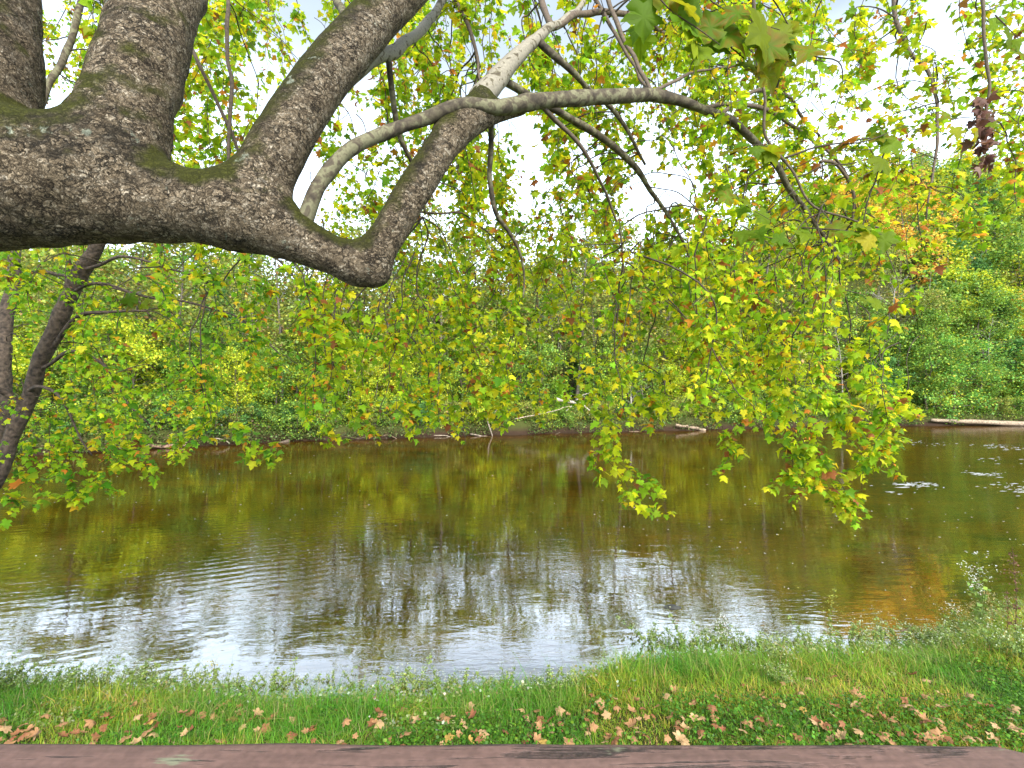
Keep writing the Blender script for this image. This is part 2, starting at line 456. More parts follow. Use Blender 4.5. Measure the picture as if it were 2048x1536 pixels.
def rail_mat():
    m, t, out = newmat("weathered_painted_wood")
    tcn = N(t, "ShaderNodeTexCoord")
    mp_ = N(t, "ShaderNodeMapping"); mp_.inputs['Scale'].default_value = (5.0, 70.0, 40.0)
    t.links.new(tcn.outputs['Object'], mp_.inputs['Vector'])
    n1 = N(t, "ShaderNodeTexNoise", Scale=1.0, Detail=6.0, Roughness=0.6, Distortion=0.5)
    n2 = N(t, "ShaderNodeTexNoise", Scale=9.0, Detail=5.0, Roughness=0.6)
    n3 = N(t, "ShaderNodeTexNoise", Scale=130.0, Detail=4.0)
    t.links.new(mp_.outputs[0], n1.inputs['Vector'])
    t.links.new(tcn.outputs['Object'], n2.inputs['Vector']); t.links.new(tcn.outputs['Object'], n3.inputs['Vector'])
    paint = mixc(t, n2.outputs['Fac'], (0.125, 0.068, 0.055), (0.215, 0.128, 0.106))
    gr = ramp(t, [(0.3, 0.72), (0.7, 1.28)]); t.links.new(n1.outputs['Fac'], gr.inputs[0])
    paint = mixc(t, 1.0, paint, gr.outputs[0], 'MULTIPLY')
    sp = ramp(t, [(0.35, 0.85), (0.65, 1.12)]); t.links.new(n3.outputs['Fac'], sp.inputs[0])
    paint = mixc(t, 1.0, paint, sp.outputs[0], 'MULTIPLY')
    ck = ramp(t, [(0.51, 0.0), (0.56, 1.0)]); t.links.new(n1.outputs['Fac'], ck.inputs[0])
    ck2 = ramp(t, [(0.42, 0.0), (0.55, 1.0)]); t.links.new(n2.outputs['Fac'], ck2.inputs[0])
    f = math_(t, 'MULTIPLY', ck.outputs[0], ck2.outputs[0])
    c = mixc(t, f, paint, (0.035, 0.022, 0.018))
    ms_ = ramp(t, [(0.60, 0.0), (0.63, 1.0)]); t.links.new(math_(t, 'ADD', math_(t, 'MULTIPLY', n1.outputs['Fac'], 0.45), math_(t, 'MULTIPLY', n2.outputs['Fac'], 0.6)), ms_.inputs[0])
    c = mixc(t, ms_.outputs[0], c, (0.20, 0.20, 0.13))
    p = N(t, "ShaderNodeBsdfPrincipled"); p.inputs['Roughness'].default_value = 0.65
    t.links.new(c, p.inputs['Base Color'])
    hh = math_(t, 'SUBTRACT', math_(t, 'MULTIPLY', n3.outputs['Fac'], 0.15), f)
    b = N(t, "ShaderNodeBump", Strength=1.0, Distance=0.003)
    t.links.new(hh, b.inputs['Height']); t.links.new(b.outputs[0], p.inputs['Normal'])
    t.links.new(p.outputs[0], out.inputs['Surface'])
    return m

M_BARK = bark_mat()
M_PALE = pale_bark_mat()
M_WHITE = pale_bark_mat("flaking_white_bark", 0.10)
M_LEAF = leaf_mat("sycamore_leaf", 0.56, 0.55, 0.18)
M_FAR = leaf_mat("woodland_leaf", 0.30, 0.55, 0.25)
M_GRASS = leaf_mat("grass_blade", 0.30, 0.5, 0.3)
M_DRY = leaf_mat("dry_leaf", 0.15, 0.6, 0.25)
M_WOOD = attr_mat("twig_wood", 0.85, 0.004, 30.0)
M_TRUNK = attr_mat("woodland_bark", 0.9, 0.02, 7.0, 0.45)
M_LBARK = attr_mat("ridged_bark", 0.9, 0.03, 16.0, 0.75)
M_ROCK = attr_mat("river_stone", 0.75, 0.01, 14.0, 0.4)
M_GROUND = ground_mat()
M_WATER = water_mat()
M_RAIL = rail_mat()

# ------------------------------------------------------------------ terrain
NX = np.array([-300, -40, -20, -12, -7.6, -5.4, -3.1, -1.2, 0.5, 1.3, 2.1, 4.0, 6.4, 7.6, 8.6, 10.9, 20, 60, 300])
NY = np.array([9.0, 9.0, 8.6, 8.0, 7.45, 7.25, 7.1, 7.15, 7.25, 7.6, 8.0, 8.15, 8.25, 8.7, 9.3, 10.3, 13, 20, 30])
FX = np.array([-300, -80, -45, -31, -25, -17.6, -5.4, 18.4, 38, 56, 120, 300])
FY = np.array([12, 20, 25, 30.6, 34.9, 38.8, 43, 49, 53, 55, 60, 70])
def Sn(x): return np.interp(x, NX, NY)
def Sf(x): return np.interp(x, FX, FY)
def H(x, y, fine=True):
    x = np.asarray(x, float); y = np.asarray(y, float)
    wob = (noise2(x, y * 0, 0.9, 5) - 0.47) * 0.7
    dn = Sn(x) + wob - y
    df = y - Sf(x) - (noise2(x, y * 0, 0.35, 8) - 0.47) * 3.0
    near = np.interp(dn, [-4, -2, -0.5, 0.0, 0.25, 1.2, 2.4, 5, 40], [-0.62, -0.42, -0.17, -0.03, 0.14, 0.42, 0.68, 0.85, 1.2])
    ax = x / np.maximum(y, 1)
    sl = np.interp(ax, [-1.2, -0.3, 0.3, 0.55, 0.8, 1.5], [0.28, 0.29, 0.43, 0.68, 0.88, 0.92])
    far = np.interp(df, [-6, -2, -0.2, 0.0, 0.6, 0.85, 1.3, 4], [-0.6, -0.42, -0.1, 0.03, 0.22, 0.80, 1.15, 1.6])
    e = np.clip(df - 4, 0, 62)
    far = far + sl * e + np.where(e > 0, (noise2(x, y, 0.09, 11) - 0.47) * np.minimum(e, 12) * 0.35, 0)
    z = np.maximum(near, far)
    if fine: z = z + (noise2(x, y, 1.7, 21) - 0.47) * 0.10
    return z

def uniq(*segs):
    return np.unique(np.round(np.concatenate(segs), 4))
gx = uniq(np.linspace(-300, -60, 16), np.linspace(-60, -16, 60), np.linspace(-16, 16, 150), np.linspace(16, 80, 80), np.linspace(80, 300, 16))
gy = uniq(np.linspace(-60, 2, 20), np.linspace(2, 13, 80), np.linspace(13, 28, 25), np.linspace(28, 64, 90), np.linspace(64, 130, 50), np.linspace(130, 400, 14))
GX, GY = np.meshgrid(gx, gy)
GV = np.stack([GX, GY, H(GX, GY)], -1).reshape(-1, 3)
def gridfaces(nx, ny):
    i = np.arange(ny - 1)[:, None] * nx + np.arange(nx - 1)[None]
    return np.stack([i, i + 1, i + nx + 1, i + nx], -1).reshape(-1, 4)
o = obj("ground", mesh("ground", GV, [gridfaces(len(gx), len(gy))], smooth=True), M_GROUND)
tag(o, kind="structure")
wx = np.linspace(-300, 300, 40); wy = np.linspace(4.5, 75, 20)
WX, WY = np.meshgrid(wx, wy)
o = obj("river_water", mesh("river_water", np.stack([WX, WY, WX * 0], -1).reshape(-1, 3), [gridfaces(40, 20)], smooth=True), M_WATER)
tag(o, kind="structure")

# ------------------------------------------------------------------ leaf templates
def fan(outline, center, fold, curl, seed, ring=False):
    rg = np.random.default_rng(seed)
    o2 = np.array(outline, float); n = len(o2)
    c = np.array(center, float)
    pts = [c[None], o2]
    if ring: pts = [c[None], c + (o2 - c) * 0.55, o2]
    p = np.concatenate(pts)
    z = -fold * np.abs(p[:, 0]) - curl * (p[:, 1] - 0.4) ** 2 + rg.normal(0, 0.035, len(p))
    V = np.column_stack([p, z])
    i = np.arange(n); j = (i + 1) % n
    if not ring:
        return V, [np.stack([np.zeros(n, int), 1 + i, 1 + j], -1)]
    return V, [np.stack([np.zeros(n, int), 1 + i, 1 + j], -1), np.stack([1 + i, 1 + n + i, 1 + n + j, 1 + j], -1)]
half = [(0.30, -0.06), (0.50, 0.13), (0.35, 0.25), (0.62, 0.52), (0.27, 0.56), (0.20, 0.78)]
OUT = [(0, 0.02)] + half + [(0, 1.05)] + [(-x, y) for x, y in half[::-1]]
halfd = [(0.16, -0.07), (0.34, -0.05), (0.50, 0.10), (0.42, 0.17), (0.38, 0.27), (0.52, 0.34), (0.68, 0.52), (0.50, 0.53), (0.40, 0.60), (0.27, 0.60), (0.27, 0.72), (0.17, 0.82), (0.10, 0.92)]
OUTD = [(0, 0.03)] + halfd + [(0, 1.08)] + [(-x * 0.96, y) for x, y in halfd[::-1]]
LT = [fan(OUT, (0, 0.38), f, c, i) for i, (f, c) in enumerate([(0.12, 0.2), (0.45, 0.3), (-0.25, 0.6), (0.3, 0.9), (0.8, 0.4), (0.05, -0.5)])]
LTD = [fan(OUTD, (0, 0.38), f, c, 40 + i, True) for i, (f, c) in enumerate([(0.12, 0.25), (0.32, 0.1), (-0.1, 0.45), (0.22, 0.6)])]
PAL_SYC = [((0.075, 0.150, 0.012), 12), ((0.14, 0.235, 0.012), 30), ((0.225, 0.285, 0.012), 30), ((0.35, 0.35, 0.014), 17),
           ((0.44, 0.31, 0.016), 4), ((0.34, 0.14, 0.02), 3), ((0.16, 0.060, 0.022), 4)]
PAL_LEFT = [((0.060, 0.145, 0.014), 18), ((0.115, 0.225, 0.015), 32), ((0.205, 0.285, 0.014), 30), ((0.34, 0.35, 0.016), 13),
            ((0.44, 0.29, 0.02), 4), ((0.38, 0.14, 0.02), 2.5), ((0.17, 0.065, 0.022), 2)]

def put_leaves(mb, rng, pos, tipdir, up, size, col, templates, edge=0.30):
    which = rng.integers(0, len(templates), len(pos))
    Rm = rotmats(up, tipdir)
    for k, (tv, tf) in enumerate(templates):
        s = which == k
        if not s.any(): continue
        n = int(s.sum())
        cc = np.repeat(col[s][:, None], len(tv), 1) * (1 + rng.normal(0, 0.07, (n, len(tv), 1)))
        br = (rng.random((n, 1)) < edge) * rng.random((n, len(tv))) ** 2 * 0.85
        br[:, 0] = 0
        cc = cc * (1 - br[..., None]) + np.array([0.30, 0.13, 0.02]) * br[..., None]
        V, F, C = stamp(tv, tf, Rm[s], size[s], pos[s], cc)
        mb.add(V, F, C)

# ------------------------------------------------------------------ the great sycamore
syc = empty("sycamore_tree", (-6.3, 3.0, float(H(-6.3, 3.0))))
tag(syc, "huge old sycamore reaching a thick mossy limb in from the left over the river", "tree")
def to_local(root, V): return np.asarray(V) - np.array(root.location)

def chain(rows):
    """rows (px,py,Y,r px) -> centres, radii in metres"""
    a = np.array(rows, float)
    return np.array([P(*r[:3]) for r in a]), a[:, 3] / FP * a[:, 2]
bx, by, bz = -6.3, 3.0, float(H(-6.3, 3.0))
LIMB = chain([(-420, 330, 3.0, 150), (-150, 352, 3.0, 146), (0, 357, 3.0, 142), (100, 366, 3.02, 128), (200, 384, 3.06, 106), (300, 402, 3.1, 84), (400, 412, 3.14, 70), (480, 424, 3.17, 70), (545, 452, 3.2, 62), (610, 484, 3.24, 46), (670, 512, 3.28, 38), (715, 527, 3.3, 36), (740, 532, 3.32, 33), (752, 547, 3.32, 24)])
BOUGH2 = chain([(190, 360, 3.06, 90), (222, 300, 3.1, 92), (252, 225, 3.16, 84), (274, 150, 3.24, 80), (300, 60, 3.36, 78), (322, -30, 3.5, 74), (350, -160, 3.8, 70), (400, -330, 4.2, 60)])
BOUGH1 = chain([(-120, 300, 3.0, 110), (-60, 200, 3.02, 96), (-32, 110, 3.1, 90), (-18, 0, 3.2, 80), (-10, -150, 3.4, 74), (10, -330, 3.8, 66)])
BOUGH3 = chain([(470, 420, 3.16, 66), (515, 370, 3.2, 62), (550, 310, 3.26, 56), (592, 235, 3.36, 52), (640, 165, 3.5, 50), (705, 85, 3.7, 48), (790, -5, 3.95, 43), (880, -90, 4.3, 38), (980, -190, 4.8, 32)])
BOUGH4 = chain([(722, 530, 3.31, 36), (745, 512, 3.32, 35), (780, 462, 3.36, 34), (825, 385, 3.44, 34), (870, 315, 3.55, 33), (910, 258, 3.66, 32), (945, 222, 3.75, 27), (962, 196, 3.82, 24)])
FORK = chain([(905, 262, 3.65, 26), (940, 240, 3.72, 25), (985, 227, 3.8, 20), (1040, 213, 3.92, 17)])
TRUNK = (np.array([[bx - 0.05, by, bz - 0.3], [bx, by, bz + 0.5], [bx + 0.05, by, 3.0], [bx + 0.2, by, 4.6], [bx + 0.5, by, 5.7], [bx + 0.5, by + .1, 7.5], [bx + 0.3, by + .3, 10.5]]), np.array([1.05, 0.85, 0.72, 0.68, 0.62, 0.5, 0.36]))
LINK = (np.array([[bx + 0.4, by, 5.4], P(-420, 330, 3.0)]), np.array([0.6, 0.47]))
CH = [LIMB, BOUGH2, BOUGH1, BOUGH3, BOUGH4, FORK, TRUNK, LINK]
CH = [(spline(np.column_stack([c, r]), (3 * len(c)) if len(c) > 2 and False else 2 * len(c)) if len(c) > 2 else np.column_stack([c, r])) for c, r in CH]

def sdf(p):
    out = None
    for c in CH:
        d = np.full(len(p), 1e9)
        for a, b in zip(c[:-1], c[1:]):
            ab = b[:3] - a[:3]
            t = np.clip(((p - a[:3]) @ ab) / max(ab @ ab, 1e-9), 0, 1)
            d = np.minimum(d, np.linalg.norm(p - (a[:3] + t[:, None] * ab), axis=1) - (a[3] + t * (b[3] - a[3])))
        if out is None: out = d
        else:
            k = 0.13
            h = np.maximum(k - np.abs(out - d), 0) / k
            out = np.minimum(out, d) - h * h * k * 0.25
    return out
mb = MB()
for c in CH:
    mb.add(*tube(c[:, :3], c[:, 3], 20))
    for e in (c[0], c[-1]):       # round the ends
        th = np.linspace(0.15, math.pi - 0.15, 8)
        mb.add(*tube(np.column_stack([np.zeros(8) + e[0], np.zeros(8) + e[1], e[2] + np.cos(th) * e[3]]), np.sin(th) * e[3], 16))
tmp = obj("bough_temp", mb.me("bough_temp"))
md = tmp.modifiers.new("r", 'REMESH'); md.mode = 'VOXEL'; md.voxel_size = 0.026
ev = tmp.evaluated_get(bpy.context.evaluated_depsgraph_get())
me = bpy.data.meshes.new_from_object(ev)
bpy.data.objects.remove(tmp)
nv = len(me.vertices)
V = np.empty(nv * 3, np.float32); me.vertices.foreach_get("co", V); V = V.reshape(-1, 3).astype(float)
g = np.empty(nv * 3, np.float32); me.vertices.foreach_get("normal", g); g = g.reshape(-1, 3).astype(float)
for _ in range(3):
    V = V - g * sdf(V)[:, None] * 0.9
# lumps, ridges and a knotted underside
disp = (fbm(V * 2.2, 3, 3) - 0.45) * 0.10 + (fbm(V * 7.0, 3, 9) - 0.45) * 0.045 + (fbm(V * 24.0, 2, 15) - 0.4) * 0.016
tipm = np.exp(-np.linalg.norm(V - P(752, 545, 3.32), axis=1) ** 2 / 0.05 ** 2)
scale = np.clip(-sdf(V - g * 0.30) / 0.25, 0.25, 1.0)
V = V + g * (disp * scale + tipm * 0.03)[:, None]
me.vertices.foreach_set("co", to_local(syc, V).astype(np.float32).ravel())
me.polygons.foreach_set("use_smooth", np.ones(len(me.polygons), bool))
me.update()
obj("trunk", me, M_BARK, syc)

rng = np.random.default_rng(7)
BP = []      # points twigs may spring from: x,y,z,r
def add_bp(c, n=30):
    s = spline(c, n); BP.append(s); return s
for c in (LIMB, BOUGH2, BOUGH3, BOUGH4): add_bp(np.column_stack(c))

def branch(rows, mat, name="branch", k=10, wob=0.5, parent=None):
    c, r = chain(rows)
    if rows[0][0] not in (596, 955, 640): r = r * .85
    s = spline(np.column_stack([c, r]), 7 * len(rows))
    w = (np.stack([vnoise(s[:, :3] * 3.1, 31 + i) for i in range(3)], -1) - 0.5) * wob * 0.07
    w[0] = 0
    s[:, :3] += w
    s[:, 3] *= 1 + (vnoise(s[:, :3] * 9, 77) - 0.5) * 0.25
    V, F = tube(s[:, :3], np.maximum(s[:, 3], 0.003), k)
    par = parent or syc
    o = obj(name, mesh(name, to_local(par, V), F, np.tile((0.11, 0.08, 0.055), (len(V), 1)), True), mat, par)
    return s, o
S1, o = branch([(596, 462, 3.23, 22), (612, 430, 3.22, 17), (640, 368, 3.24, 15), (690, 308, 3.3, 14), (760, 268, 3.4, 13), (850, 232, 3.52, 12.5), (925, 213, 3.6, 13), (990, 216, 3.72, 15), (1060, 206, 3.9, 16), (1150, 197, 4.1, 15), (1240, 192, 4.3, 14), (1310, 192, 4.5, 12), (1380, 210, 4.7, 9), (1440, 228, 4.9, 8), (1495, 268, 5.1, 7.5), (1545, 320, 5.3, 6.5), (1580, 380, 5.5, 5.5), (1625, 440, 5.7, 4), (1680, 520, 6.0, 3)], M_PALE, k=14)
o["label"] = "long mottled pale branch arching up and away to the right"
BP.append(S1)
for rows in [
    [(955, 205, 3.80, 24), (985, 172, 3.92, 22), (1022, 126, 4.1, 17), (1062, 87, 4.3, 13), (1105, 55, 4.6, 9), (1160, 10, 5.2, 6), (1210, -50, 6, 4)],
    [(640, 215, 3.8, 22), (690, 165, 3.95, 19), (745, 118, 4.15, 16), (800, 95, 4.4, 12), (860, 40, 4.9, 9), (900, -30, 5.4, 6)],
    [(1080, 85, 4.35, 9), (1130, 128, 4.5, 7.5), (1185, 185, 4.8, 6), (1240, 240, 5.1, 5), (1290, 330, 5.4, 3)],
    [(1000, 160, 4.05, 9), (1060, 196, 4.3, 9), (1130, 232, 4.6, 9), (1195, 268, 4.9, 8.5), (1250, 312, 5.2, 7.5), (1295, 372, 5.5, 6), (1340, 436, 5.8, 4), (1380, 520, 6.1, 2.5)],
    [(1080, 210, 3.95, 6), (1140, 270, 4.2, 5), (1190, 345, 4.5, 4), (1235, 440, 4.9, 3), (1250, 560, 5.2, 2)],
    [(1200, -60, 5.2, 6), (1235, 50, 5.0, 5.5), (1270, 120, 4.8, 5), (1310, 190, 4.5, 5)],
    [(1165, -60, 5.4, 5), (1215, 40, 5.3, 4.5), (1260, 120, 5.1, 4), (1300, 182, 4.6, 4)],
    [(1310, 186, 4.5, 5), (1350, 162, 4.7, 4), (1400, 140, 5.0, 3), (1480, 130, 5.4, 2.5)],
    [(1390, 212, 4.75, 5), (1460, 208, 5.0, 5), (1530, 218, 5.3, 5), (1590, 260, 5.6, 4), (1650, 300, 5.9, 3.5), (1695, 350, 6.2, 3), (1712, 430, 6.4, 2.5)],
    [(770, 105, 4.2, 7), (782, 190, 4.4, 7), (800, 270, 4.6, 6), (828, 340, 4.8, 4.5), (850, 430, 5.0, 3)],
    [(985, 228, 3.85, 7), (981, 300, 4.0, 6.5), (978, 360, 4.1, 6), (992, 420, 4.2, 5.5), (1022, 465, 4.35, 4.5), (1042, 520, 4.5, 3), (1050, 600, 4.6, 2)],
    [(454, -60, 5.6, 4.5), (458, 80, 5.5, 4.5), (461, 190, 5.4, 4.5), (456, 320, 5.3, 3.5), (460, 420, 5.2, 2)],
    [(372, 75, 5.2, 5), (405, 135, 5.2, 4.5), (430, 195, 5.3, 4.5), (462, 265, 5.4, 4), (482, 320, 5.5, 3)],
    [(168, -20, 6.4, 7), (150, 50, 6.2, 7.5), (125, 120, 6.0, 7.5), (95, 185, 5.8, 7), (70, 240, 5.6, 6)],
    [(895, -40, 5.6, 5), (930, 40, 5.5, 5), (950, 100, 5.4, 4), (960, 165, 5.3, 3)],
    [(1500, -60, 4.4, 5), (1515, 60, 4.5, 4), (1525, 170, 4.6, 3.5), (1535, 270, 4.7, 3.5), (1590, 345, 4.8, 3), (1640, 420, 4.9, 2.5), (1760, 455, 5.0, 2)],
    [(1785, -80, 6.6, 6), (1795, 40, 6.5, 5.5), (1820, 95, 6.4, 5), (1850, 140, 6.3, 4.5), (1872, 215, 6.2, 4), (1868, 330, 6.1, 3), (1850, 440, 6.1, 2)],
    [(1640, 325, 5.9, 4), (1672, 330, 6.0, 4), (1700, 370, 6.1, 3.5), (1706, 450, 6.2, 2.5)],
    [(1960, -80, 6.0, 5), (1968, 60, 6.0, 4), (1975, 180, 6.0, 3.5), (1968, 300, 6.0, 3)],
    [(1440, 228, 4.9, 5), (1520, 180, 5.4, 5), (1580, 190, 5.8, 4.5), (1600, 225, 6.0, 4), (1640, 270, 6.2, 3)],
    [(700, 60, 4.0, 10), (640, -80, 6.0, 9), (560, -160, 8.0, 8), (480, -200, 10.0, 6)],
    [(830, -60, 4.1, 14), (960, -160, 6.0, 12), (1100, -200, 7.5, 10), (1300, -240, 8.5, 8), (1500, -260, 9.0, 6)],
    [(1105, 55, 4.6, 8), (1180, 20, 5.2, 8), (1290, 40, 5.9, 7), (1330, 70, 6.3, 6), (1420, 60, 7.0, 5), (1560, 90, 7.8, 4)],
    [(1105, 52, 4.6, 8), (1060, -40, 6.0, 7), (1000, -80, 7.5, 6), (900, -60, 9.0, 5)],
    [(322, -60, 3.6, 22), (400, -250, 5.0, 18), (460, -260, 7.5, 14), (420, -230, 10.0, 9)],
]:
    pale = rows[0][3] > 8.5 or rows[0][3] == 7
    wh = rows[0][0] in (955, 640)
    s, o = branch(rows, M_WHITE if wh else M_PALE if pale else M_WOOD, k=9 if pale else 6, wob=0.8)
    BP.append(s)
BPA = np.concatenate(BP)

# twigs and leaves -------------------------------------------------
def strand_path(rng, root, top, end, n):
    mid = (top + end) / 2 + rng.normal(0, 0.06, 3)
    pts = [root, (root + top) / 2 + np.array([0, 0, 0.10]) * np.linalg.norm(root - top) + rng.normal(0, 0.04, 3), top, mid, end]
    s = spline(pts, n)
    s += (np.stack([vnoise(s * 4.0, 50 + i) for i in range(3)], -1) - 0.5) * 0.10
    return s

def grow(twigs, leaves, rng, s, leafy0, size, pal, spacing=0.026, spread=0.10, r0=0.0048, templates=LT, shoots=True, twcol=(0.055, 0.04, 0.025)):
    """a hanging twig along s; leaves from fraction leafy0 to its tip"""
    n = len(s)
    twigs.add(*tube(s, np.linspace(r0, r0 * 0.4, n), 4, False), twcol)
    segs = [(s[int(leafy0 * (n - 1)):], spread)]
    if shoots:
        ln = np.linalg.norm(np.diff(s, axis=0), axis=1).sum()
        for _ in range(max(1, int(ln * (1 - leafy0) / 0.24))):
            i = rng.integers(int(leafy0 * (n - 1)), n)
            d = np.array([rng.normal(), rng.normal(), -0.55 + rng.normal() * 0.35]); d /= np.linalg.norm(d)
            l = rng.uniform(0.15, 0.42)
            q = s[i] + d * np.linspace(0, 1, 5)[:, None] * l + np.array([0, 0, -0.25 * l]) * (np.linspace(0, 1, 5)[:, None] ** 2)
            twigs.add(*tube(q, np.linspace(r0 * 0.5, r0 * 0.25, 5), 3, False), twcol)
            segs.append((q, spread * 0.85))
    for q, sp in segs:
        if len(q) < 2: continue
        L_ = np.linalg.norm(np.diff(q, axis=0), axis=1).sum()
        m = max(2, int(L_ / spacing * rng.uniform(0.75, 1.25)))
        t = np.sort(rng.random(m)) * (len(q) - 1.001)
        i = t.astype(int); f = (t - i)[:, None]
        pos = q[i] * (1 - f) + q[i + 1] * f
        tan = q[i + 1] - q[i]; tan /= np.linalg.norm(tan, axis=1)[:, None] + 1e-9
        side = rng.normal(0, 1, (m, 3)); side[:, 2] = side[:, 2] * 0.4
        side -= tan * (side * tan).sum(1)[:, None]
        side /= np.linalg.norm(side, axis=1)[:, None] + 1e-9
        tip = side * 0.9 + tan * rng.uniform(0.1, 0.9, (m, 1)) + np.array([0, 0, -0.45])
        up = np.array([0, 0, 1.0]) + rng.normal(0, 0.55, (m, 3)) + side * 0.5
        base = pos + side * rng.uniform(0.15, 1.0, (m, 1)) * sp
        sz = size * np.clip(rng.normal(1, 0.36, m), 0.35, 1.8)
        put_leaves(leaves, rng, base, tip, up, sz, pick(rng, pal, m, 0.18, 1.80), templates, 0.15)

GRID = np.array([
    [.9, .8, .5, .9, .8, .6, .75, .8, .75, .65, .9, .95, .7, .5, .40, .75],
    [.9, .8, .4, .85, .4, .5, .8, .75, .75, .8, .9, .9, .6, .3, .35, .65],
    [0, .1, .7, .8, .6, .6, .8, .8, .6, .85, .9, .9, .6, .45, .5, .55],
    [0, 0, 0, .5, .7, .6, .75, .7, .62, .75, .75, .75, .75, .5, .25, .2],
    [.85, .85, .75, .7, .5, .5, .7, .75, .70, .72, .75, .78, .85, .4, .06, .03],
    [.8, .85, .8, .75, .6, .6, .75, .75, .70, .70, .70, .78, .95, .55, 0, 0],
    [.85, .8, .6, .4, .3, .35, .42, .4, .35, .35, .40, .5, .95, .35, 0, 0],
    [.45, .3, .05, .0, 0, 0, 0, 0, 0, 0, 0, 0, .2, 0, 0, 0]])
def depth_at(px, py, rng):
    if px < 620 and py < 520: return rng.uniform(6.2, 11.5)
    if px < 620: return rng.uniform(8.2, 11.5) if rng.random() < .68 else rng.uniform(6.4, 7.6)
    if px < 1150: return rng.uniform(5.2, 9.5)
    if px < 1850: return rng.uniform(4.6, 8.0)
    return rng.uniform(5.2, 7.5)

twigs, leaves = MB(), MB()
ltwigs, lleaves = MB(), MB()
LEFT_BP = []
# left riverside tree (leans in from the left bank)
lroot_xy = (-10.4, 7.5)
ltree = empty("leaning_tree", (lroot_xy[0], lroot_xy[1], float(H(*lroot_xy)) - 0.1))
tag(ltree, "grey-barked tree leaning in from the left over the water, its leaves trailing to the surface", "tree")
lb = ltree.location
def lp(px, py, Y): return P(px, py, Y)
def left_branch(pts, rad, name, k=10):
    s = spline(np.column_stack([np.array(pts), np.array(rad)]), 7 * len(pts))
    s[:, :3] += (np.stack([vnoise(s[:, :3] * 1.4, 61 + i) for i in range(3)], -1) - 0.5) * 0.18
    V, F = tube(s[:, :3], s[:, 3] * (1 + (vnoise(s[:, :3] * 5, 3) - .5) * .3), k)
    obj(name, mesh(name, to_local(ltree, V), F, np.tile((0.065, 0.046, 0.034), (len(V), 1)), True), M_LBARK, ltree)
    LEFT_BP.append(s); return s
left_branch([(lb.x, lb.y, lb.z - 0.3), (lb.x + .3, lb.y, lb.z + .6), lp(-90, 1040, 7.7), lp(0, 945, 7.8), lp(38, 850, 7.9), lp(66, 760, 7.9), lp(95, 685, 7.9), lp(136, 605, 7.9), lp(163, 535, 7.9), lp(200, 475, 7.9), lp(260, 380, 8.2), lp(300, 280, 8.6), lp(330, 150, 9.2)], [.28, .20, .14, .11, .10, .105, .115, .11, .12, .10, .08, .06, .04], "trunk", 14)
left_branch([lp(-40, 985, 7.85), lp(-10, 860, 8.4), lp(6, 740, 9.0), lp(14, 640, 9.4), lp(22, 550, 9.6), lp(38, 450, 10), lp(60, 300, 10)], [.13, .13, .12, .11, .10, .08, .05], "trunk_stem", 12)
for rows, rr in [
    ([lp(150, 560, 7.9), lp(135, 510, 7.8), lp(118, 470, 7.7), lp(90, 430, 7.6)], .045),
    ([lp(160, 535, 7.9), lp(200, 518, 7.7), lp(260, 512, 7.5), lp(340, 535, 7.4), lp(430, 565, 7.4)], .03),
    ([lp(125, 625, 7.9), lp(145, 590, 7.7), lp(190, 570, 7.6), lp(250, 590, 7.6), lp(300, 640, 7.6)], .03),
    ([lp(100, 690, 7.9), lp(150, 640, 7.7), lp(220, 632, 7.6), lp(290, 628, 7.5)], .04),
    ([lp(75, 740, 7.9), lp(130, 700, 7.7), lp(190, 720, 7.6), lp(240, 770, 7.6), lp(300, 850, 7.6)], .032),
    ([lp(40, 800, 7.9), lp(70, 770, 7.7), lp(110, 790, 7.6), lp(150, 850, 7.6), lp(190, 910, 7.6)], .03),
    ([lp(50, 830, 7.9), lp(-20, 780, 7.6), lp(-90, 770, 7.2)], .06),
    ([lp(20, 560, 9.6), lp(90, 545, 9.5), lp(170, 560, 9.4), lp(260, 590, 9.2), lp(380, 600, 9.2), lp(480, 640, 9.2), lp(560, 720, 9.2)], .035),
    ([lp(200, 475, 7.9), lp(320, 420, 8.4), lp(450, 440, 9.0), lp(560, 520, 9.2), lp(620, 620, 9.3)], .04),
]:
    left_branch(rows, np.linspace(rr, rr * 0.35, len(rows)), "branch", 7)
LBP = np.concatenate(LEFT_BP)

def near_root(bp, top, rng):
    d = np.linalg.norm(bp[:, :3] - top, axis=1) + 1.2 * np.maximum(top[2] - bp[:, 2] - 0.05, 0)
    j = np.argsort(d)[rng.integers(0, 5)]
    return bp[j, :3], d[j]

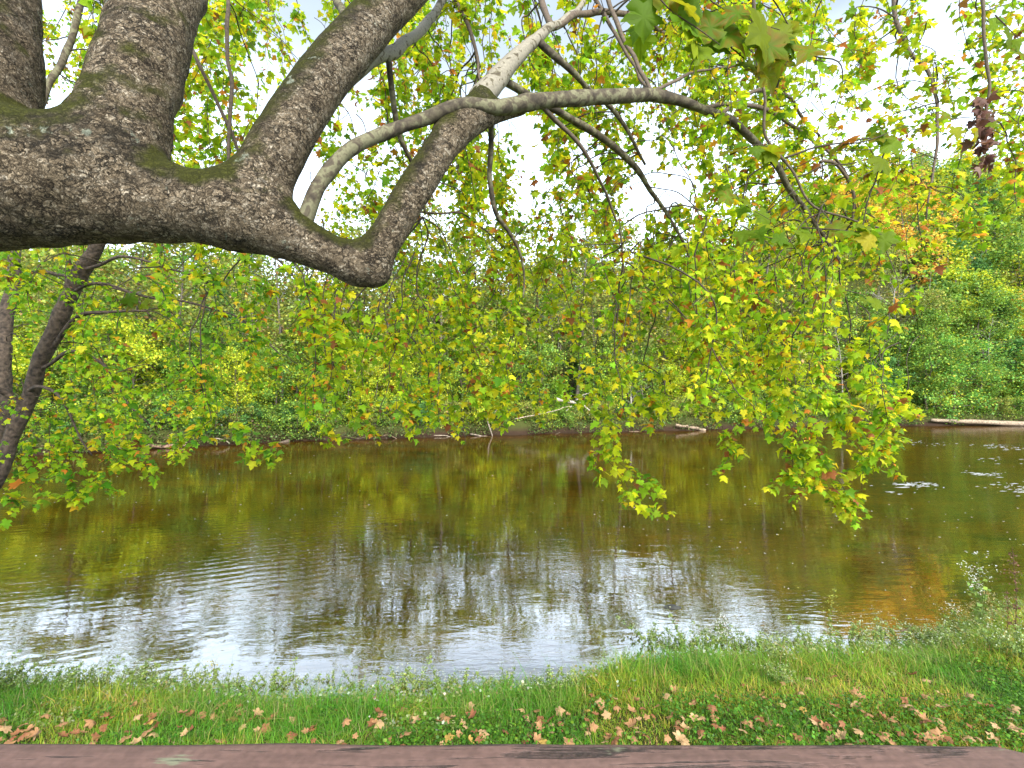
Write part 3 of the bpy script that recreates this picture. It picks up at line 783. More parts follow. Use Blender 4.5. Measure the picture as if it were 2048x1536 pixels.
ENVX = [-300, 0, 120, 210, 300, 420, 560, 640, 760, 840, 960, 1060, 1150, 1260, 1330, 1420, 1520, 1580, 1650, 1720, 1780, 1830, 1850, 1900, 2300]
ENVY = [960, 960, 960, 940, 910, 890, 880, 850, 852, 862, 848, 835, 815, 870, 840, 850, 840, 890, 960, 940, 860, 800, 560, 480, 460]   # lowest reach of the leaves
cells = []
for r_ in range(8):
    for c_ in range(16):
        g_ = GRID[r_, c_]
        cells.append((r_, c_, g_))
for r_, c_, g_ in cells:
    left = c_ < 5 and r_ >= 4
    x0 = 0 if c_ else -300
    cnt = rng.poisson(g_ * (9.2 if r_ < 4 else 8.6) * (2.2 if c_ in (0, 15) and r_ < 8 else 1.0))
    for _ in range(cnt):
        px = c_ * 128 + rng.uniform(x0 if c_ == 0 else 0, 128 + (250 if c_ == 15 else 0)); py = r_ * 128 + rng.uniform(0, 128)
        Y = depth_at(px, py, rng)
        if left and r_ == 7 and Y < 8.4: Y = 8.4
        ln = rng.uniform(0.6, 1.5)
        if (c_ >= 13 and r_ >= 3) or (c_ in (13, 14)): ln *= 0.6
        end = P(px, min(py + 50, np.interp(px, ENVX, ENVY) - 12), Y)
        top = end + np.array([rng.normal(0, 0.22) - 0.12, rng.normal(0, 0.2), ln])
        bp = LBP if left else BPA
        root, d = near_root(bp, top, rng)
        if d > 1.5: root = top + np.array([rng.normal(0, .3), 0.2, rng.uniform(0.3, 0.8)])
        s = strand_path(rng, root, top, end, 22)
        sz = rng.uniform(0.052, 0.086) * (1.0 if Y > 6 else 0.85)
        grow(ltwigs if left else twigs, lleaves if left else leaves, rng, s, 0.52, sz, PAL_LEFT if left else PAL_SYC, r0=rng.choice([.006, .008, .011]))
# the tails that reach lowest over the water
TAILS = [
    ([(1255, 760, 6.4), (1225, 840, 6.4), (1222, 900, 6.4), (1262, 945, 6.4), (1300, 968, 6.4)], 0.25),
    ([(1222, 890, 6.4), (1210, 910, 6.4), (1250, 960, 6.4), (1262, 992, 6.4)], 0.1), ([(1225, 850, 6.4), (1200, 900, 6.4), (1185, 906, 6.4)], 0.2),
    ([(1400, 740, 6.3), (1425, 820, 6.3), (1440, 880, 6.3), (1462, 905, 6.3)], 0.3),
    ([(1550, 700, 6.0), (1560, 800, 6.0), (1590, 890, 6.0), (1640, 960, 6.0), (1690, 1030, 6.0)], 0.1),
    ([(1600, 800, 5.9), (1630, 890, 5.9), (1680, 960, 5.9), (1705, 1005, 5.9)], 0.1),
    ([(1530, 800, 6.1), (1545, 860, 6.1), (1600, 930, 6.1), (1660, 975, 6.1), (1680, 1000, 6.1)], 0.1),
    ([(1650, 760, 5.9), (1690, 850, 5.9), (1730, 910, 5.9), (1770, 942, 5.9)], 0.1),
    ([(1580, 860, 6.0), (1600, 940, 6.0), (1590, 955, 6.0)], 0.1), ([(1700, 740, 5.8), (1760, 800, 5.8), (1810, 818, 5.8)], 0.1),
    ([(1680, 800, 6.0), (1730, 870, 6.0), (1780, 880, 6.0)], 0.1), ([(1620, 760, 5.8), (1700, 840, 5.8), (1780, 850, 5.8)], 0.1),
    ([(820, 760, 7.0), (825, 830, 7.0), (832, 880, 7.0)], 0.2), ([(700, 780, 7.4), (710, 840, 7.4), (740, 862, 7.4)], 0.2),
    ([(1000, 740, 6.6), (1000, 810, 6.6), (1010, 845, 6.6)], 0.2), ([(1300, 760, 6.5), (1310, 830, 6.5), (1290, 855, 6.5)], 0.2),
    ([(640, 780, 8.0), (650, 840, 8.0), (640, 868, 8.0)], 0.3), ([(900, 760, 7.0), (910, 820, 7.0), (890, 852, 7.0)], 0.2),
]
for rows, l0 in TAILS:
    s = spline([P(*q) for q in rows], 20) + 0
    s[:, 1] += (vnoise(s * 2, 5) - .5) * 0.5
    grow(twigs, leaves, rng, s, l0, 0.080, PAL_SYC, spacing=0.023, spread=0.10)
for rows, l0 in [
    ([(420, 780, 8.8), (470, 850, 8.8), (500, 895, 8.8), (478, 930, 8.8)], 0.3), ([(460, 840, 8.8), (520, 880, 8.8), (548, 902, 8.8)], 0.2),
    ([(330, 840, 8.8), (350, 890, 8.8), (358, 920, 8.8)], 0.3), ([(180, 850, 9), (250, 900, 9), (320, 938, 9)], 0.2),
    ([(60, 860, 9), (130, 940, 9), (160, 990, 9)], 0.3), ([(10, 900, 9), (60, 960, 9), (95, 1000, 9)], 0.3), ([(-20, 930, 9), (10, 985, 9), (40, 1008, 9)], 0.2),
    ([(120, 900, 9), (160, 950, 9), (205, 965, 9)], 0.3), ([(200, 880, 9), (230, 915, 9), (235, 935, 9)], 0.2)]:
    s = spline([P(*q) for q in rows], 18)
    grow(ltwigs, lleaves, rng, s, l0, 0.115, PAL_LEFT, spacing=0.036, spread=0.12)
# near sprays with large leaves
SPRAYS = []
for rows, n_, sz in [
    ([(1290, -60, 2.2), (1330, 10, 2.2), (1400, 60, 2.2), (1440, 90, 2.25)], 9, 0.19), ([(1360, -80, 2.3), (1420, 0, 2.3), (1500, 40, 2.3), (1560, 60, 2.3)], 9, 0.20),
    ([(1500, -60, 2.4), (1560, 20, 2.4), (1590, 90, 2.4), (1570, 130, 2.4)], 8, 0.18), ([(1420, 60, 2.4), (1480, 110, 2.4), (1530, 150, 2.5)], 5, 0.16),
    ([(1630, 120, 3.2), (1660, 125, 3.2)], 3, 0.14), ([(1680, 290, 2.7), (1740, 280, 2.7), (1810, 250, 2.7)], 7, 0.15),
    ([(1460, 310, 3.0), (1510, 290, 3.0), (1560, 300, 3.0)], 6, 0.14), ([(1450, 330, 3.4), (1480, 400, 3.4), (1540, 440, 3.4)], 7, 0.14),
    ([(1600, 455, 3.0), (1680, 460, 3.0), (1780, 470, 3.0)], 9, 0.15), ([(1480, 450, 3.0), (1520, 470, 3.0), (1560, 480, 3.0)], 5, 0.13),
    ([(1900, 240, 3.0), (1930, 235, 3.0), (1985, 240, 3.0)], 4, 0.12), ([(1990, 30, 3.2), (2040, 80, 3.2)], 5, 0.14),
    ([(1280, 10, 2.6), (1300, 40, 2.6)], 3, 0.14), ([(230, 600, 4.6), (290, 600, 4.6)], 5, 0.15), ([(1690, 580, 4.0), (1730, 590, 4.0)], 3, 0.14),
]:
    ftw, flv = MB(), MB()
    s = spline([P(*q) for q in rows], 12)
    ftw.add(*tube(s, np.linspace(0.005, 0.002, 12), 4, False), (0.06, 0.04, 0.025))
    t = np.linspace(0.15, 1, n_) * 10.99; i = t.astype(int)
    pos = s[i] + rng.normal(0, 0.03, (n_, 3))
    tip = np.column_stack([rng.normal(0, 0.75, n_), rng.normal(-0.1, 0.35, n_), rng.normal(-0.6, 0.35, n_)])
    up = np.column_stack([rng.normal(0, 0.3, n_), rng.normal(-0.8, 0.3, n_), rng.normal(0.6, 0.3, n_)])
    put_leaves(flv, rng, pos, tip, up, sz * rng.uniform(0.55, 1.05, n_), pick(rng, [((0.10, 0.185, 0.010), 4), ((0.15, 0.225, 0.010), 6), ((0.22, 0.26, 0.012), 3), ((0.42, 0.30, 0.02), .5), ((0.35, 0.14, 0.03), .3)], n_, .1, 1.1), LTD, 0.35)
    SPRAYS.append((ftw, flv))
def part(name, mb_, mat, parent, smooth=False):
    me_ = mb_.me(name, smooth)
    co = np.empty(len(me_.vertices) * 3, np.float32); me_.vertices.foreach_get("co", co)
    me_.vertices.foreach_set("co", to_local(parent, co.reshape(-1, 3)).astype(np.float32).ravel()); me_.update()
    return obj(name, me_, mat, parent)
part("twigs", twigs, M_WOOD, syc); part("crown", leaves, M_LEAF, syc)
part("twigs", ltwigs, M_WOOD, ltree); part("crown", lleaves, M_LEAF, ltree)
for a, b in SPRAYS:
    tw = part("leaf_spray", b, M_LEAF, syc)
    tw["label"] = "spray of large leaves hanging close to the viewer"
    part("twig", a, M_WOOD, syc).parent = tw
# clump of dead leaves caught in the twigs
dl = MB()
n_ = 70
t = rng.random(n_)
pos = np.array([P(1968 + rng.normal(0, 6 + 8 * a), 190 + 150 * a, 5.2 + rng.normal(0, .06)) for a in t])
tip = np.column_stack([rng.normal(0, .5, n_), rng.normal(0, .5, n_), rng.normal(-.9, .3, n_)])
put_leaves(dl, rng, pos, tip, rng.normal(0, 1, (n_, 3)), rng.uniform(.06, .13, n_), pick(rng, [((0.16, 0.075, 0.05), 3), ((0.10, 0.045, 0.035), 3), ((0.24, 0.14, 0.10), 1)], n_), [LT[3], LT[4]], 0)
o = part("dead_leaf_clump", dl, M_DRY, syc); o["label"] = "hanging clump of shrivelled brown leaves in the twigs at right"

# ------------------------------------------------------------------ woodland across the river
QT = np.array([[0, 0, 0], [0.42, 0.5, 0.10], [0, 1, -0.08], [-0.42, 0.5, 0.12]]); QF = [np.array([[0, 1, 2, 3]])]
def quad_leaves(mb_, rng, pos, size, col, upb=0.9):
    n = len(pos)
    tip = rng.normal(0, 1, (n, 3)); tip[:, 2] = tip[:, 2] * 0.5 - 0.3
    up = rng.normal(0, 0.6, (n, 3)); up[:, 2] += upb
    V, F, C = stamp(QT, QF, rotmats(up, tip), size * rng.uniform(.6, 1.35, n), pos, col)
    mb_.add(V, F, C)

GREEN = [((0.050, 0.100, 0.020), 4), ((0.085, 0.145, 0.023), 4), ((0.13, 0.18, 0.022), 3), ((0.25, 0.24, 0.02), .5)]
DEEP = [((0.030, 0.075, 0.022), 4), ((0.050, 0.110, 0.03), 4), ((0.075, 0.15, 0.03), 1)]
YELG = [((0.15, 0.20, 0.015), 4), ((0.22, 0.25, 0.015), 4), ((0.34, 0.30, 0.02), 2), ((0.08, 0.13, 0.02), 2)]
OLIVE = [((0.075, 0.10, 0.022), 4), ((0.115, 0.135, 0.028), 4), ((0.16, 0.155, 0.030), 2), ((0.16, 0.10, 0.04), .7)]
ORANGE = [((0.42, 0.19, 0.03), 4), ((0.50, 0.29, 0.04), 3), ((0.33, 0.12, 0.03), 2), ((0.22, 0.20, 0.03), 2)]
PINK = [((0.32, 0.13, 0.11), 3), ((0.38, 0.20, 0.13), 2), ((0.20, 0.16, 0.06), 2)]
LIME = [((0.13, 0.24, 0.02), 4), ((0.19, 0.29, 0.02), 3), ((0.09, 0.17, 0.02), 2)]

def tree_meshes(seed, h, r0, cb, cw, nl, nleaf, ls, pal, shape="round", bark=(0.13, 0.10, 0.075), sub=3, sig=0.45, rise=(0.15, 0.8)):
    rg = np.random.default_rng(seed)
    wd, lv = MB(), MB()
    tp = np.array([[0, 0, -0.3], [rg.normal(0, .02) * h, rg.normal(0, .02) * h, h * .3], [rg.normal(0, .035) * h, rg.normal(0, .035) * h, h * .65], [rg.normal(0, .04) * h, rg.normal(0, .04) * h, h]])
    ts = spline(tp, 14)
    wd.add(*tube(ts, np.linspace(r0, r0 * .12, 14) * np.linspace(1, 1, 14), 7, False), bark)
    cl = []
    for k in range(nl):
        f = cb + (0.97 - cb) * (k + rg.random()) / nl
        i = f * 13; b = ts[min(int(i), 12)] * (1 - i % 1) + ts[min(int(i) + 1, 13)] * (i % 1)
        g = (f - cb) / (1 - cb)
        pr = {"round": math.sin(math.pi * (0.12 + 0.83 * g)) ** .7, "cone": 1.05 - g, "column": 0.75 + .25 * math.sin(9 * g), "spread": 0.5 + .5 * g if g < .8 else .7}[shape]
        az = 2.4 * k + rg.normal(0, .5); el = rg.uniform(*rise)
        l = cw * pr * rg.uniform(.7, 1.2)
        d = np.array([math.cos(az) * math.cos(el), math.sin(az) * math.cos(el), math.sin(el)])
        e = b + d * l + np.array([0, 0, rg.uniform(-.15, .1) * l])
        q = spline([b, (b + e) / 2 + np.array([0, 0, .08 * l]), e], 7)
        wd.add(*tube(q, np.linspace(r0 * .32 * (1.1 - f) + .012, .008, 7), 4, False), bark)
        cl.append((e, 1.0)); cl.append((q[4], .8))
        for _ in range(sub):
            a = q[rg.integers(2, 7)]
            dd = d + rg.normal(0, .7, 3); dd /= np.linalg.norm(dd)
            ee = a + dd * l * rg.uniform(.25, .5)
            wd.add(*tube(np.stack([a, (a + ee) / 2 + rg.normal(0, .03, 3) * l, ee]), [.014, .010, .006], 3, False), bark)
            cl.append((ee, .9))
    if nleaf:
        w = np.array([c[1] for c in cl]) * rg.uniform(.3, 1.3, len(cl))
        ix = rg.choice(len(cl), nleaf, p=w / w.sum())
        cen = np.array([c[0] for c in cl])
        pos = cen[ix] + rg.normal(0, 1, (nleaf, 3)) * np.array([1, 1, .55]) * sig * rg.uniform(.4, 1.2, (nleaf, 1))
        hue = rg.normal(1, .16, (len(cl), 1))[ix]
        quad_leaves(lv, rg, pos, np.full(nleaf, ls), np.clip(pick(rg, pal, nleaf, .2, 2.35) * hue, .004, .8))
    return wd, lv

def fy(px):
    Y = 45.0
    for _ in range(30): Y = float(Sf((px - 1024) / FP * Y))
    return Y
def proto(name, **kw):
    wd, lv = tree_meshes(**kw)
    return (wd.me(name + "_trunk", True), lv.me(name + "_crown") if kw["nleaf"] else None)
PROT = {
    "green": [proto("green", seed=1, h=11, r0=.17, cb=.18, cw=3.4, nl=20, nleaf=6500, ls=.24, pal=GREEN, sig=.6), proto("greenb", seed=2, h=9, r0=.14, cb=.12, cw=3.0, nl=18, nleaf=5500, ls=.22, pal=GREEN, sig=.55)],
    "deep": [proto("deep", seed=3, h=10, r0=.17, cb=.08, cw=3.0, nl=24, nleaf=6500, ls=.22, pal=DEEP, shape="cone", rise=(-.1, .35), sig=.5), proto("deepb", seed=4, h=7, r0=.12, cb=.1, cw=2.6, nl=18, nleaf=5000, ls=.2, pal=DEEP, sig=.5)],
    "yellow": [proto("yellow", seed=5, h=10, r0=.14, cb=.2, cw=3.0, nl=20, nleaf=4600, ls=.23, pal=YELG, sig=.55), proto("yellowb", seed=6, h=7.5, r0=.10, cb=.12, cw=2.4, nl=18, nleaf=3800, ls=.21, pal=YELG, shape="spread", rise=(-.05, .45), sig=.45)],
    "olive": [proto("olive", seed=7, h=12, r0=.15, cb=.25, cw=3.0, nl=22, nleaf=4000, ls=.22, pal=OLIVE, bark=(.11, .092, .072), sig=.6), proto("oliveb", seed=8, h=14, r0=.16, cb=.35, cw=2.6, nl=22, nleaf=3000, ls=.22, pal=OLIVE, bark=(.13, .11, .088), sig=.6)],
    "orange": [proto("orange", seed=9, h=9, r0=.13, cb=.25, cw=3.0, nl=18, nleaf=4200, ls=.24, pal=ORANGE, sig=.5)],
    "pink": [proto("pink", seed=10, h=5, r0=.07, cb=.2, cw=1.7, nl=14, nleaf=1500, ls=.2, pal=PINK, sig=.35)],
    "bare": [proto("bare", seed=11, h=9, r0=.16, cb=.2, cw=3.6, nl=26, nleaf=350, ls=.18, pal=OLIVE, bark=(.33, .30, .26), sub=7, sig=.7), proto("bareb", seed=12, h=12, r0=.13, cb=.3, cw=2.4, nl=22, nleaf=200, ls=.18, pal=OLIVE, bark=(.27, .24, .21), sub=5)],
    "column": [proto("column", seed=13, h=6.5, r0=.12, cb=.03, cw=.85, nl=34, nleaf=4200, ls=.17, pal=LIME, shape="column", sig=.32), proto("columnb", seed=14, h=5, r0=.12, cb=.03, cw=.7, nl=26, nleaf=3000, ls=.16, pal=LIME, shape="column", sig=.3)],
    "shrub": [proto("shrub", seed=15, h=2.6, r0=.05, cb=.03, cw=1.7, nl=18, nleaf=2600, ls=.15, pal=GREEN, sig=.32), proto("shrubb", seed=16, h=2.1, r0=.05, cb=.03, cw=1.5, nl=16, nleaf=2200, ls=.14, pal=OLIVE, sig=.3), proto("shrubc", seed=17, h=2.4, r0=.05, cb=.03, cw=1.5, nl=16, nleaf=2300, ls=.14, pal=YELG, sig=.3), proto("shrubd", seed=18, h=2.2, r0=.05, cb=.03, cw=1.6, nl=16, nleaf=2600, ls=.14, pal=DEEP, sig=.3)],
    "over": [proto("over", seed=19, h=8, r0=.2, cb=.05, cw=5.0, nl=30, nleaf=9500, ls=.21, pal=[((0.05, 0.125, 0.025), 4), ((0.09, 0.18, 0.03), 4), ((0.16, 0.22, 0.03), 2), ((0.26, 0.24, 0.03), .6)], rise=(-.35, .6), sig=.6, sub=4)],
}
NAMES = {"green": "broadleaf_tree", "deep": "dark_green_tree", "yellow": "yellowing_tree", "olive": "sparse_tree", "orange": "orange_tree", "pink": "reddening_sapling", "bare": "bare_tree", "column": "vine_clad_trunk", "shrub": "shrub", "over": "overhanging_tree"}
def plant(kind, var, px, back, sc, label, cat="tree", group=None, rz=None, dz=0.0, Y=None):
    y0 = (fy(px) + back) if Y is None else Y
    x = (px - 1024) / FP * y0
    z = float(H(x, y0, False))
    o = empty(NAMES[kind], (x, y0, z + dz), rng.uniform(0, 6.28) if rz is None else rz)
    o.scale = (sc, sc, sc * rng.uniform(.93, 1.08))
    tag(o, label, cat, group)
    t_, c_ = PROT[kind][var]
    obj("trunk", t_, M_TRUNK, o)
    if c_: obj("crown", c_, M_FAR, o)
    return o

# trees one can single out
plant("over", 0, 1905, 2.2, 1.0, "big green tree bowing down to the river, right of the hanging leaf curtain")
plant("deep", 1, 1765, 2.5, .8, "low dark green tree just left of the bowing green tree on the far bank")
plant("bare", 0, 1795, 11, 1.15, "grey leafless tree with twisted limbs, standing above the bowing green tree")
plant("bare", 1, 1985, 6, .85, "thin grey bare tree at the right edge across the river")
plant("orange", 0, 1800, 29, 1.55, "bright orange tree high on the wooded slope at right")
plant("orange", 0, 1690, 44, 1.6, "pale orange tree topping the hill behind the leaf curtain")
plant("deep", 0, 1960, 17, 1.2, "tall dark green tree at the right edge of the slope")
plant("yellow", 0, 2005, 13, .9, "yellow tinged tree at far right, below the tall dark green tree")
plant("pink", 0, 1905, 20, 1.2, "small dull red tree beside the bright orange tree on the slope")
plant("green", 0, 1880, 30, 1.1, "rounded green tree near the hilltop, right of the bright orange tree")
plant("yellow", 1, 1900, 10, 1.0, "yellow green tree above the bowing tree on the right slope")
plant("yellow", 1, 975, 1.6, .98, "yellow green young tree with tiered branches at the water's edge, mid stream")
plant("green", 1, 960, 5.5, 1.05, "fresh green tree right behind the tiered yellow green young tree")
plant("column", 0, 722, 3.0, 1.0, "tall trunk wrapped in bright green vines on the far bank, left of centre")
plant("column", 1, 690, 4.0, 1.0, "shorter vine-wrapped trunk beside the tall vine-wrapped trunk")
plant("olive", 1, 1042, 4.5, .95, "slender pale grey trunk with thin foliage standing right of the tiered young tree")
plant("olive", 1, 1198, 3.0, .9, "slim leaning pale trunk above the white driftwood on the far bank")
plant("pink", 0, 760, 7.0, .9, "small russet sapling right of the vine-wrapped trunks")
plant("deep", 0, 870, 8.0, 1.0, "dark green conical tree in the middle of the far woods")
plant("bare", 1, 1110, 14, 1.1, "tall bare tree rising above the middle of the far woods")
plant("pink", 0, 545, 9.0, 1.2, "pinkish sapling seen under the thick limb")
for kd, v, px, back, sc, lab in [
    ("green", 0, 1850, 5.0, .9, "bright green round tree behind the bowing tree, to its left"), ("over", 0, 2075, 3.2, .9, "green tree leaning to the water at the right frame edge above the fallen log"),
    ("green", 1, 1990, 9.0, 1.1, "bushy green tree above the right end of the long fallen log"), ("olive", 0, 1850, 8.0, .9, "dusty olive tree in front of the grey leafless tree"),
    ("yellow", 0, 1945, 15, 1.05, "full yellow green tree halfway up the right slope"), ("green", 0, 2045, 16, 1.15, "large green tree at the right frame edge halfway up the slope"),
    ("olive", 0, 1760, 15, 1.1, "olive tree left of the grey leafless tree on the slope"), ("deep", 1, 1900, 24, 1.2, "dark rounded tree beneath the hilltop at right"),
    ("deep", 1, 2030, 5.5, 1.0, "dark bushy tree low on the right bank behind the fallen log"), ("green", 0, 1720, 8, 1.0, "green tree mostly hidden behind the right end of the leaf curtain")]:
    plant(kd, v, px, back, sc, lab)
for k_, (px, back, sc, v) in enumerate([(560, 2.6, 1.15, 1), (605, 3.5, 1.3, 0), (650, 3.2, 1.25, 1), (708, 4.2, 1.4, 1), (770, 3.0, 1.3, 0), (815, 4.4, 1.35, 1), (865, 2.6, 1.2, 1), (930, 4.6, 1.35, 0), (1000, 3.4, 1.3, 1), (1085, 4.4, 1.35, 0), (1150, 3.6, 1.4, 1), (1240, 4.6, 1.5, 0), (1330, 4.2, 1.5, 0), (1420, 4.8, 1.6, 0), (1510, 4.2, 1.6, 1), (1600, 5.0, 1.6, 0), (350, 3.2, 1.2, 0), (250, 3.4, 1.2, 1), (150, 3.0, 1.1, 0)]):
    plant("olive", v, px, back, sc, "tall slender pale trunk with thin foliage standing near the far waterline", "tree", "tall slender trees by the far waterline")
# the rest of the woods, front rows as individuals
kinds = ["green", "yellow", "olive", "deep", "green", "yellow", "yellow", "bare"]
LAB = {"green": "leafy green tree among the dense woods across the river", "yellow": "yellow green tree among the dense woods across the river",
       "olive": "thin olive-leaved tree among the dense woods across the river", "deep": "dark green tree among the dense woods across the river",
       "bare": "bare grey tree among the dense woods across the river"}
for row, (back, step) in enumerate([(3.5, 88), (8, 80), (13.5, 80), (20, 74)]):
    for px in np.arange(-140, 2200, step):
        q = px + rng.uniform(-28, 28)
        if row == 0 and (1720 < q < 2060 or 900 < q < 1080): continue
        k = kinds[rng.integers(0, len(kinds))]
        if row == 0 and k == "olive": k = "yellow"
        v = rng.integers(0, len(PROT[k]))
        sc = rng.uniform(.6, .85) if row == 0 else rng.uniform(.8, 1.05)
        if q < 1200: sc *= .80
        if 1690 < q < 1850 and row >= 2: continue
        plant(k, v, q, back + rng.uniform(-1.5, 1.5), sc, LAB[k], "tree", "woodland trees across the river")
for i_, px in enumerate(np.arange(-120, 2180, 48)):
    q = px + rng.uniform(-18, 18)
    if 940 < q < 1000: continue
    kd, v = [("yellow", 1), ("green", 1), ("column", 1), ("yellow", 0), ("green", 0)][rng.integers(0, 5)]
    plant(kd, v, q, rng.uniform(1.6, 4.2), rng.uniform(.45, .72) if kd != "column" else rng.uniform(.7, 1.0),
          {"yellow": "low yellow green sapling in the leafy fringe of the far bank", "green": "low green sapling in the leafy fringe of the far bank", "column": "narrow bright green vine column in the leafy fringe of the far bank"}[kd], "tree", "saplings fringing the far bank")
SL = ["rounded green shrub along the far waterline", "dull olive shrub along the far waterline", "yellow green shrub along the far waterline", "dark leafy shrub along the far waterline"]
for px in np.arange(-120, 2180, 31):
    q = px + rng.uniform(-14, 14)
    if 1820 < q < 1990: continue
    v = int(rng.choice(4, p=[.35, .3, .15, .2]))
    plant("shrub", v, q, rng.uniform(.8, 1.9), rng.uniform(.55, 1.05), SL[v], "shrub", "shrubs lining the far bank", dz=-0.25)
# far wooded hillside, one mass
wl, ww = MB(), MB()
rg = np.random.default_rng(99)
cnt = 0
while cnt < 520:
    ax = rg.uniform(-1.25, 1.3) if rg.random() < .6 else rg.uniform(.5, 1.25); e = rg.uniform(12 if ax > .5 else 22, 66)
    Y = 45.0
    for _ in range(20): Y = float(Sf(ax * Y))
    Y += e; x = ax * Y
    if ax < 0.1 and e > 44 or ax < 0.35 and e > 52: continue
    if .64 < ax < .83 and 14 < e < 36: continue
    z = float(H(x, Y, False)); h = rg.uniform(7, 11.5); w = rg.uniform(1.8, 3.0)
    cnt += 1
    pal = [GREEN, YELG, OLIVE, DEEP, OLIVE, GREEN, ORANGE][rg.choice(7, p=[.24, .2, .2, .12, .08, .10, .06])]
    n = int(rg.uniform(550, 900)) if pal is not OLIVE else 420
    ncl = 16
    t = rg.random(ncl); cc = np.column_stack([rg.normal(0, .55, ncl) * w, rg.normal(0, .55, ncl) * w, h * (.25 + .75 * t)])
    cc[:, :2] *= np.sin(np.pi * (.15 + .8 * t))[:, None] ** .8
    ix = rg.integers(0, ncl, n)
    pos = np.array([x, Y, z]) + cc[ix] + rg.normal(0, 1, (n, 3)) * np.array([.8, .8, .5]) * rg.uniform(.4, 1.2, (n, 1))
    quad_leaves(wl, rg, pos, np.full(n, .42), np.clip(pick(rg, pal, n, .2, 2.35) * rg.normal(1, .16, (ncl, 1))[ix], .004, .8))
    tt = np.array([[x, Y, z - .3], [x + rg.normal(0, .3), Y, z + h * .5], [x + rg.normal(0, .5), Y, z + h * .97]])
    ww.add(*tube(tt, [.14, .09, .02], 4, False), (.19, .165, .13))
    for _ in range(5):
        a = tt[0] * (1 - (b_ := rg.uniform(.4, .95))) + tt[2] * b_
        ww.add(*tube(np.stack([a, a + np.array([rg.normal(0, w * .6), rg.normal(0, w * .5), rg.uniform(.4, 1.8)])]), [.04, .012], 3, False), (.20, .175, .14))
o = obj("hillside_woods", wl.me("hillside_woods"), M_FAR); tag(o, "mixed green and yellowing woods covering the hillside beyond the river", kind="stuff")
tr_ = obj("trunks", ww.me("trunks"), M_TRUNK, o)
# undergrowth on the far bank
ug = MB()
n = 80000
px = rg.uniform(-260, 2320, n); e = rg.gamma(1.2, 3.4, n) + .55
Yb = np.interp(px, np.linspace(-300, 2400, 60), [fy(q) for q in np.linspace(-300, 2400, 60)])
Yp = Yb + e; x = (px - 1024) / FP * Yp
hh = rg.gamma(1.5, .32, n) * (.4 + 1.3 * noise2(x, Yp, .6, 4))
pos = np.column_stack([x, Yp, H(x, Yp) + hh])
patch = noise2(x, Yp, .5, 14)
cu = pick(rg, GREEN, n, .2, 2.1); co_ = pick(rg, OLIVE, n, .2, 1.6); cb_ = pick(rg, [((.16, .10, .055), 3), ((.22, .16, .09), 2)], n)
cu = np.where((patch > .52)[:, None], co_, cu); cu = np.where((rg.random(n) < .10)[:, None], cb_, cu)
quad_leaves(ug, rg, pos, np.full(n, .17), cu)
nf = 900      # small pale asters in the undergrowth
j = rg.integers(0, n, nf)
quad_leaves(ug, rg, pos[j] + np.array([0, -.15, .15]), np.full(nf, .085), pick(rg, [((.55, .52, .60), 3), ((.6, .6, .6), 1)], nf))
n = 26000     # trailing weeds over the cut bank, in uneven patches
px = rg.uniform(-260, 2320, n)
Yb2 = np.interp(px, np.linspace(-300, 2400, 60), [fy(q) for q in np.linspace(-300, 2400, 60)])
x = (px - 1024) / FP * Yb2
k = noise2(x, x * 0, .42, 61) + rg.normal(0, .05, n) > .46
x, Yb2 = x[k], Yb2[k]; n = len(x)
ee = rg.uniform(-.5, 1.3, n)
shift_ = (noise2(x, x * 0, 0.35, 8) - 0.47) * 3.0
quad_leaves(ug, rg, np.column_stack([x, Yb2 + shift_ + ee, np.clip(.12 + .55 * np.clip(ee, 0, 2) + rg.gamma(1.5, .22, n), .06, 2)]), np.full(n, .15), pick(rg, [((.07, .11, .03), 4), ((.11, .16, .04), 3), ((.17, .19, .06), 2), ((.10, .07, .04), 2)], n, .25))
o = obj("undergrowth", ug.me("undergrowth"), M_FAR); tag(o, "tangled low undergrowth covering the far bank", kind="stuff")

# driftwood and logs
def wood_piece(name, paths, label, cat, col, group=None):
    c0 = np.array(paths[0][0][0]); root = None
    m = MB()
    for pts, r0, r1 in paths:
        s = spline(np.array(pts), 5 * len(pts))
        s += (np.stack([vnoise(s * 2.3, 90 + i) for i in range(3)], -1) - .5) * .12
        rr = np.linspace(r0, r1, len(s)) * (1 + (vnoise(s * 4, 2) - .5) * .35)
        m.add(*tube(s - c0, rr, 8), col)
    o = obj(name, m.me(name, True), M_TRUNK, loc=tuple(c0)); tag(o, label, cat, group)
    return o
def FB(px, py, d=0.0): return P(px, py, fy(px) + d)
wood_piece("driftwood_branch", [([FB(1112, 798, .8), FB(1140, 803, .6), FB(1168, 808, .5)], .16, .10), ([FB(1148, 804, .6), FB(1160, 796, .2), FB(1168, 790, 0), FB(1186, 784, 0)], .07, .03), ([FB(1140, 803, .5), FB(1138, 795, .1), FB(1143, 790, 0)], .06, .03), ([FB(1150, 805, .5), FB(1140, 815, 0), FB(1132, 822, 0)], .06, .03), ([FB(1166, 808, .5), FB(1180, 822, 0), FB(1200, 830, 0)], .07, .03), ([FB(1165, 808, .5), FB(1163, 800, .1), FB(1170, 793, 0)], .05, .02)],
           "bleached white driftwood branch with antler-like prongs on the far bank", "driftwood", (.36, .32, .26))
wood_piece("fallen_log", [([FB(1862, 840, .3), FB(1940, 843, -.5), FB(2050, 848, -1.2), FB(2160, 852, -1.6)], .16, .32)], "long pale fallen log lying at the waterline on the right", "log", (.30, .23, .16))
wood_piece("fallen_log", [([FB(1352, 850, -.1), FB(1390, 856, -.5), FB(1410, 860, -.8)], .12, .16)], "short light log slanting into the river behind the leaf curtain", "log", (.30, .22, .15))
